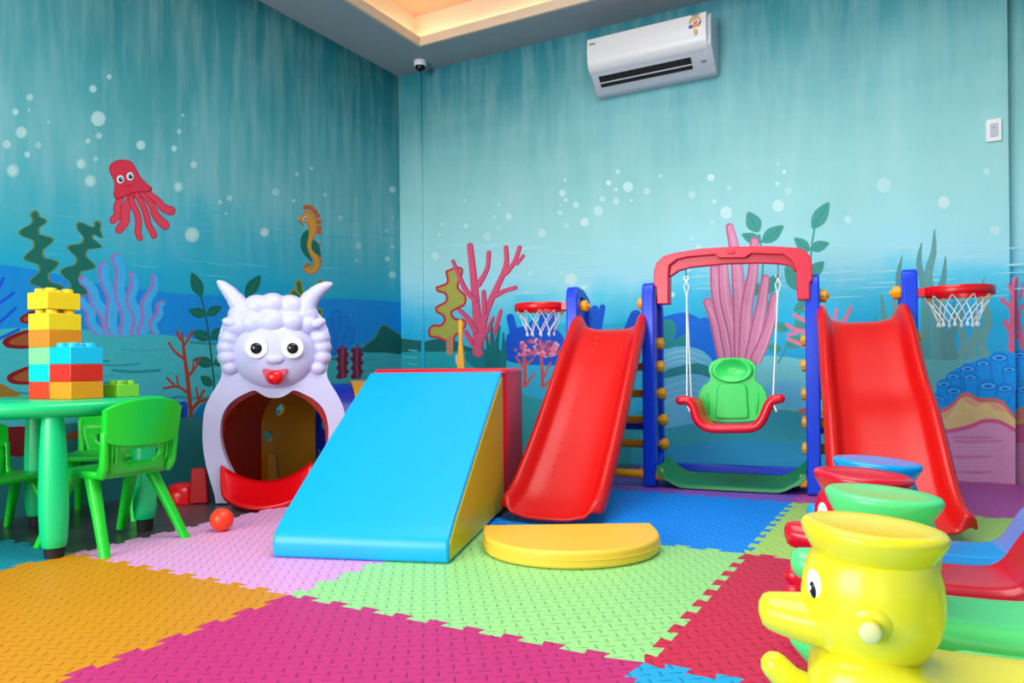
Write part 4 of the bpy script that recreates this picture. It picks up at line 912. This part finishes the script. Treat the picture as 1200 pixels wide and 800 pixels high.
T2 = Y_(T1, .20) @ Matrix.Translation((.03, 0, 0)) @ Matrix.Rotation(-.62, 4, 'Z')
S_ = Matrix.Diagonal((1.0, 1, 1.0, 1))
s1_ = archseg('tunnel_segment', TR, [T0, Y_(T0, .15), Y_(T1, -.004)], [(-1, .09, .345, .038)]); s1_['label'] = 'red tunnel segment'
s2_ = archseg('tunnel_segment', TY, [T1, Y_(T1, .17), Y_(T2, -.004)], [(-1, .055, .26, .032), (-1, .120, .40, .034)], hw=.266, spring=.305); s2_['label'] = 'yellow tunnel segment'
s3_ = archseg('tunnel_segment', TB_, [T2, Y_(T2, .13)], [(-1, .065, .30, .034)]); s3_['label'] = 'blue tunnel segment'
T3 = Y_(T2, .134) @ Matrix.Rotation(-.12, 4, 'Z')
s4_ = archseg('tunnel_segment', TY, [T3, Y_(T3, .28)], [(-1, .14, .33, .04), (1, .14, .33, .04)], hw=.268, spring=.31); s4_['label'] = 'yellow tunnel segment at the far end'
for T, xx, yy, m, hgt in ((T0, -.335, -.005, TR, .165), (T0, .335, -.005, TR, .165), (T1, -.23, .035, TY, .17), (T2, -.215, .03, TB_, .17), (T1, .32, .05, TY, .17)):
    q = MB(); q.loft([[T @ Vector((xx + a * .036 * k, yy + b * .03 * k, z)) for a, b in ((-1, -1), (1, -1), (1, 1), (-1, 1))] for z, k in ((.002, 1.12), (hgt * .9, .92), (hgt, .85))])
    q.build('connector_post', m, sh, bevel=.006)
# tongue ramp
q = MB(); secs = []
for j in range(9):
    v = j / 8; row = []
    for i in range(17):
        u = -1 + i / 8; w = .205 * (1 - .12 * v * v)
        row.append((w * u - .025, -.045 - .23 * v * math.sqrt(max(.05, 1 - .72 * u * u)), .012 + (.085 * (1 - v) ** 1.5) + .085 * u * u * (1 - .55 * v)))
    secs.append(row)
q.loft(secs, closed=False); q.build('tongue_ramp', TG, sh, smooth=60, solid=.016)

# ------------------------------------------------------------------ duck rockers
def duck_mat(n, c): return plastic('duck_' + n, c, .24)
def make_duck(label, loc, m, rz=0):
    t = thing('duck_rocker', label, 'rocking toy', loc, rz, 'duck-shaped ride-on rockers in a row')
    # body: chest, neck, seat, raised tail; sections along x
    q = MB()
    secs = []
    for x, zb, zt, w, zs in [(-.096, .065, .115, .040, 0), (-.091, .040, .138, .070, 0), (-.076, .028, .156, .092, 0), (-.05, .020, .168, .106, 0), (0, .014, .170, .110, 0), (.04, .012, .164, .112, 0), (.075, .012, .146, .117, 0), (.105, .012, .139, .122, 0), (.18, .012, .138, .124, 0), (.265, .012, .138, .124, 0), (.295, .014, .148, .123, 0), (.318, .018, .185, .120, 0), (.34, .024, .232, .113, 0), (.365, .04, .262, .100, 0), (.39, .08, .266, .078, 0), (.408, .13, .252, .046, 0)]:
        h = zt - zb; r = min(.04, h * .35, w * .6)
        pts = []
        for a, b in rrect(2 * w, h, r, 4): pts.append((x, a, (zb + zt) / 2 + b))
        secs.append(pts)
    q.loft(secs); body = q.build('body', m, t, smooth=50, sub=1); 
    for s_ in (-1, 1):
        q = MB(); q.tube([(.085, s_ * .106, .088), (.12, s_ * .114, .084), (.2, s_ * .117, .083), (.28, s_ * .116, .084), (.33, s_ * .108, .10)], [.010, .017, .018, .017, .010], 12); q.build('side_bead', m, body, smooth=70)
    # rockers along both sides
    for s_ in (-1, 1):
        q = MB(); q.tube([(-.150, s_ * .088, .078), (-.125, s_ * .09, .052), (-.07, s_ * .094, .032), (.0, s_ * .098, .026), (.16, s_ * .10, .025), (.30, s_ * .10, .030), (.385, s_ * .096, .062)], [.024, .027, .027, .025, .025, .025, .018], 14); q.build('rocker_rail', m, t, smooth=70)
    q = MB()
    q.lathe([(.080, .158), (.084, .168), (.096, .188), (.1035, .215), (.1045, .245), (.101, .275), (.093, .302), (.084, .316), (.065, .322)], 40, sx=1.0, sy=.98); q.build('head', m, t, smooth=80)
    q = MB(); hx0, tilt = 0.004, Matrix.Translation((.001, 0, .308)) @ Matrix.Rotation(math.radians(4), 4, 'Y')
    q.lathe([(.07, -.010), (.082, -.007), (.090, .003), (.099, .018), (.1065, .033), (.1075, .040), (.103, .046), (.092, .048), (.07, .0455), (.045, .044), (.012, .043)], 44, M=tilt); q.build('cap', m, t, smooth=80)
    q = MB(); secs = []
    for k in range(12):
        v = k / 11; x = -.062 - .112 * v; w = .064 * (1 - .52 * v ** 1.5); h = .036 * (1 - .36 * v ** 1.6); zc = .199 + .002 * v + .006 * v * v
        if k == 11: w *= .45; h *= .4; x -= -.004
        if k == 10: w *= .9; h *= .88
        secs.append([(x, w * math.cos(a), zc + h * math.sin(a) * (1.0 if math.sin(a) > 0 else 1.25)) for a in [2 * PI * i / 22 for i in range(22)]])
    q.loft(secs); q.build('bill', m, t, smooth=70)
    for s_ in (-1, 1):
        M_ = Matrix.Rotation(s_ * -.56, 4, 'Z') @ Matrix.Translation((-.099, 0, .264)) @ Matrix.Rotation(-.06, 4, 'Y')
        e = MB(); e.ell((0, 0, 0), (.007, .0185, .0265), M=M_); eo = e.build('eye', EW, t, smooth=180)
        e = MB(); e.ell((-.005, s_ * .004, -.004), (.0045, .0075, .0135), M=M_); po = e.build('pupil', EB, eo, smooth=180)
        e = MB(); e.ell((-.0085, s_ * .003, -.001), (.0016, .003, .004), M=M_); e.build('glint', EW, eo, smooth=180)
    for s_ in (-1, 1):
        q = MB(); q.tube([(-.008, s_ * .086, .226), (-.009, s_ * .097, .225), (-.010, s_ * .104, .224)], [.036, .030, .019], 22, ends='flat'); q.tube([(-.010, s_ * .095, .224), (-.011, s_ * .124, .223)], [.016, .0158], 18, ends='flat'); hd = q.build('handle', m, t, smooth=60)
        q = MB(); q.ell((-.011, s_ * .124, .223), (.0158, .008, .0158)); q.build('handle_tip', mat('peg_cream', (232, 226, 150), .4), hd, smooth=180)['label'] = 'pale peg tip'
    return t
DY = duck_mat('yellow', (236, 226, 40)); DG = duck_mat('green', (92, 230, 135)); DR = duck_mat('red', (214, 8, 48)); DB = duck_mat('blue', (0, 158, 242))
DUX = (1.437, -.16)
d1 = make_duck('yellow duck-shaped rocker, nearest of the four in the right foreground', (DUX[0] - .005, DUX[1], 0), DY, .13)
dup(d1, 'green duck-shaped rocker just behind the yellow one', (1.432, .180, 0), .13, {'duck_yellow': DG})
dup(d1, 'red duck-shaped rocker between the green and the blue ones', (1.378, .448, 0), .13, {'duck_yellow': DR})
dup(d1, 'blue duck-shaped rocker, farthest of the four, before the right slide', (1.395, .715, 0), .13, {'duck_yellow': DB})

# ------------------------------------------------------------------ table
TGn = plastic('table_green', (14, 205, 125), .3); CGn = plastic('chair_green', (22, 205, 45), .32); RUB = mat('rubber_black', (12, 13, 15), .7)
TC = Vector((-1.315, .078)); TT_ = .513
tb = thing('kids_table', 'round green kids table with thick tapered legs', 'table', (TC.x, TC.y, ZF))
q = MB(); q.lathe([(.05, .470), (.355, .470), (.392, .478), (.408, .492), (.41, .508), (.404, .520), (.392, .5245), (.02, .5250)], 72); q.build('tabletop', TGn, tb, smooth=50)
for x, y in [(-1.004, -.062), (-1.16, .372), (-1.475, -.215), (-1.625, .22)]:
    lx_, ly_ = x - TC.x, y - TC.y
    k = MB(); M_ = Matrix.Translation((lx_, ly_, 0))
    z0 = 0.012 if (x > -1.1 or y < 0) else 0.0
    k.lathe([(.034, .045), (.037, .05), (.041, .08), (.0445, .16), (.044, .24), (.040, .36), (.035, .44), (.031, .475)], 28, M=M_); lg = k.build('leg', TGn, tb, smooth=60)
    k = MB(); k.lathe([(.026, z0), (.029, z0 + .003), (.031, .046)], 24, M=M_); k.build('foot_cap', RUB, lg)['label'] = 'black rubber foot'

# ------------------------------------------------------------------ chairs (face local +Y)
def make_chair(label, loc, rz):
    t = thing('kids_chair', label, 'chair', loc, rz, 'green moulded kids chairs around the table')
    q = MB(); secs = []
    for z, k in ((.247, .95), (.258, 1), (.268, 1), (.276, .97)):
        secs.append([(a * k, b * k, z - .012 * (1 - (abs(a) / .15) ** 2 * 1) * (z > .27)) for a, b in rrect(.285, .27, .05, 5)])
    q.loft(secs); q.build('seat', CGn, t, smooth=50, bevel=.003)
    # back shell: curved, handle slot, broad upper panel
    def bp(u, z, off=0):
        w = .108 + .02 * min(1, max(0, (z - .27) / .08)); lean = -.128 - .14 * max(0, z - .26); bow = .030
        return (u * w, lean - bow * (1 - u * u) * min(1, (z - .25) / .1) - off, z)
    q = MB(); nu, zs = 14, [.255, .275, .292, .305, .312, .320, .328, .336, .346, .36, .39]
    V = [bp(-1 + 2 * i / nu, z) for z in zs for i in range(nu + 1)]; Fs = []
    for j in range(len(zs) - 1):
        for i in range(nu):
            if 3 <= i <= 10 and 2 <= j <= 7 and not ((i in (3, 10)) and j in (2, 7)): continue
            Fs.append((j * (nu + 1) + i, j * (nu + 1) + i + 1, (j + 1) * (nu + 1) + i + 1, (j + 1) * (nu + 1) + i))
    q.add(V, Fs); q.build('back_shell', CGn, t, smooth=50, solid=.012)
    def up(u, z, off): w = .138 + .012 * (z - .36) / .16; return (u * w, -.135 - .14 * (z - .26) - .032 * (1 - u * u) - off, z)
    q = MB(); secs = []
    for i in range(17):
        u = -1 + i / 8; e = abs(u) ** 4; lo = .352 + .018 * e; hi = .520 - .022 * u * u - .012 * e
        ring = [up(u, lo + .006, -.012), up(u, lo, 0), up(u, lo + .005, .013), up(u, (lo + hi) / 2, .014), up(u, hi - .005, .013), up(u, hi, .0), up(u, hi - .005, -.012), up(u, (lo + hi) / 2, -.013)]
        secs.append(ring)
    q.loft(secs); q.build('backrest', CGn, t, smooth=45)
    for s_ in (-1, 1):
        q = MB(); q.tube([(s_ * .128, -.12, .262), (s_ * .131, -.138, .29), (s_ * .135, -.147, .36), (s_ * .138, -.150, .40)], [.016, .015, .013, .012], 10, flat=1.3)
        for k in (0, 1): q.tube([(s_ * (.112 - .014 * k), -.150 - .004 * k, .30), (s_ * (.113 - .014 * k), -.158 - .004 * k, .362)], .004, 6)
        q.build('back_upright', CGn, t, smooth=60)
    for sx, sy in ((1, -1), (-1, -1), (1, 1), (-1, 1)):
        q = MB(); secs = []
        for z, k, r in ((.258, 0, 1.2), (.20, .23, 1.1), (.10, .62, .95), (.0, 1, .85)):
            cx, cy = sx * (.112 + .045 * k), sy * (.045 + .132 * k)
            secs.append([(cx + a * r, cy + b * r, z) for a, b in rrect(.036, .036, .012, 3)])
        q.loft(secs); q.build('leg', CGn, t, smooth=50)
    return t
c1 = make_chair('green kids chair right of the table, its back towards the camera', (-1.03, .16, 0.0), PI / 2 + .05)
dup(c1, 'green kids chair tucked under the left side of the table, cut by the photo edge', (-1.57, .05, ZF), -PI / 2 + .12).scale = (.86, .86, .84)
dup(c1, 'green kids chair in the shade behind the table, by the left wall', (-1.60, .49, ZF), -PI + .75)

# ------------------------------------------------------------------ toy bricks on the table
TZ = TT_
c0 = fl((83, 468), TZ)
ea = fl((33, 466.3), TZ) - c0
e1 = -(fl((34, 467), TZ) - c0); e1.z = 0; BS = .125
vx = Vector((CAM.x - c0.x, CAM.y - c0.y, 0)).normalized(); 
aR = math.atan2(vx.y, vx.x)
# corner seen between a 26 px left face and a 37 px right face
phi = .57; right = Vector((-vx.y, vx.x, 0))
dr = (right * math.cos(phi) - vx * math.sin(phi)); dl = (-right * math.sin(phi) - vx * math.cos(phi))
BS = 34.6 * ((c0 - CAM).dot(_f)) / F_PX / math.cos(phi)
BH = .0620
def brick(label, name, rgb, corner, lvl, h=BH, S=None, ang=None, studs=True):
    S = S or BS
    m = plastic('brick_' + name, rgb, .25)
    t = thing('toy_brick', label, 'toy brick', (corner.x, corner.y, TZ + lvl * BH), math.atan2(dr.y, dr.x) if ang is None else ang, 'plastic building bricks on the green table')
    q = MB(); q.box((S / 2, S / 2, h / 2), (S - .0012, S - .0012, h - .0006)); q.build('block', m, t, bevel=.0022, bseg=2)
    for a in (.25, .75) if studs else ():
        for b in (.25, .75):
            q = MB(); r = S * .155; q.lathe([(r, h - .001), (r, h + .0125), (r * .93, h + .0145), (r * .1, h + .0145)], 24, M=Matrix.Translation((S * a, S * b, 0))); q.build('stud', m, t, smooth=40)
    return t
cB = c0; cA = c0 + dl * (BS * 1.0)
# the block axes: local x = dr (right face), local y must be dl
flip = dr.cross(dl).z
if flip < 0: raise RuntimeError('axes')
brick('orange brick at the bottom right of the brick tower', 'orange', (240, 150, 5), cB, 0, studs=False)
brick('red brick on the orange one, right half of the brick tower', 'red', (228, 40, 8), cB, 1, studs=False)
brick('sky blue brick on top of the red one, right half of the tower', 'sky', (10, 195, 245), cB, 2)
brick('red-orange brick at the bottom left of the brick tower', 'vermilion', (230, 60, 14), cA, 0, studs=False)
brick('cyan brick above the red-orange one, left half of the tower', 'cyan', (16, 232, 250), cA, 1, studs=False)
brick('pale green brick above the cyan one, left half of the tower', 'mint', (140, 238, 150), cA, 2, studs=False)
brick('amber brick just under the two yellow ones', 'amber', (235, 140, 5), cA, 3, studs=False)
brick('lower of the two yellow bricks on the tower', 'yellow', (248, 210, 5), cA, 4)
brick('upper yellow brick, topmost of the brick tower', 'yellow', (248, 210, 5), cA + dl * .004, 5.24)
cL = fl((138.5, 465.5), TZ); wS = 23.5 * ((cL - CAM).dot(_f)) / F_PX
brick('single lime green brick beside the tower on the table', 'lime', (128, 205, 50), cL, 0, h=.0485, S=wS / math.cos(phi))
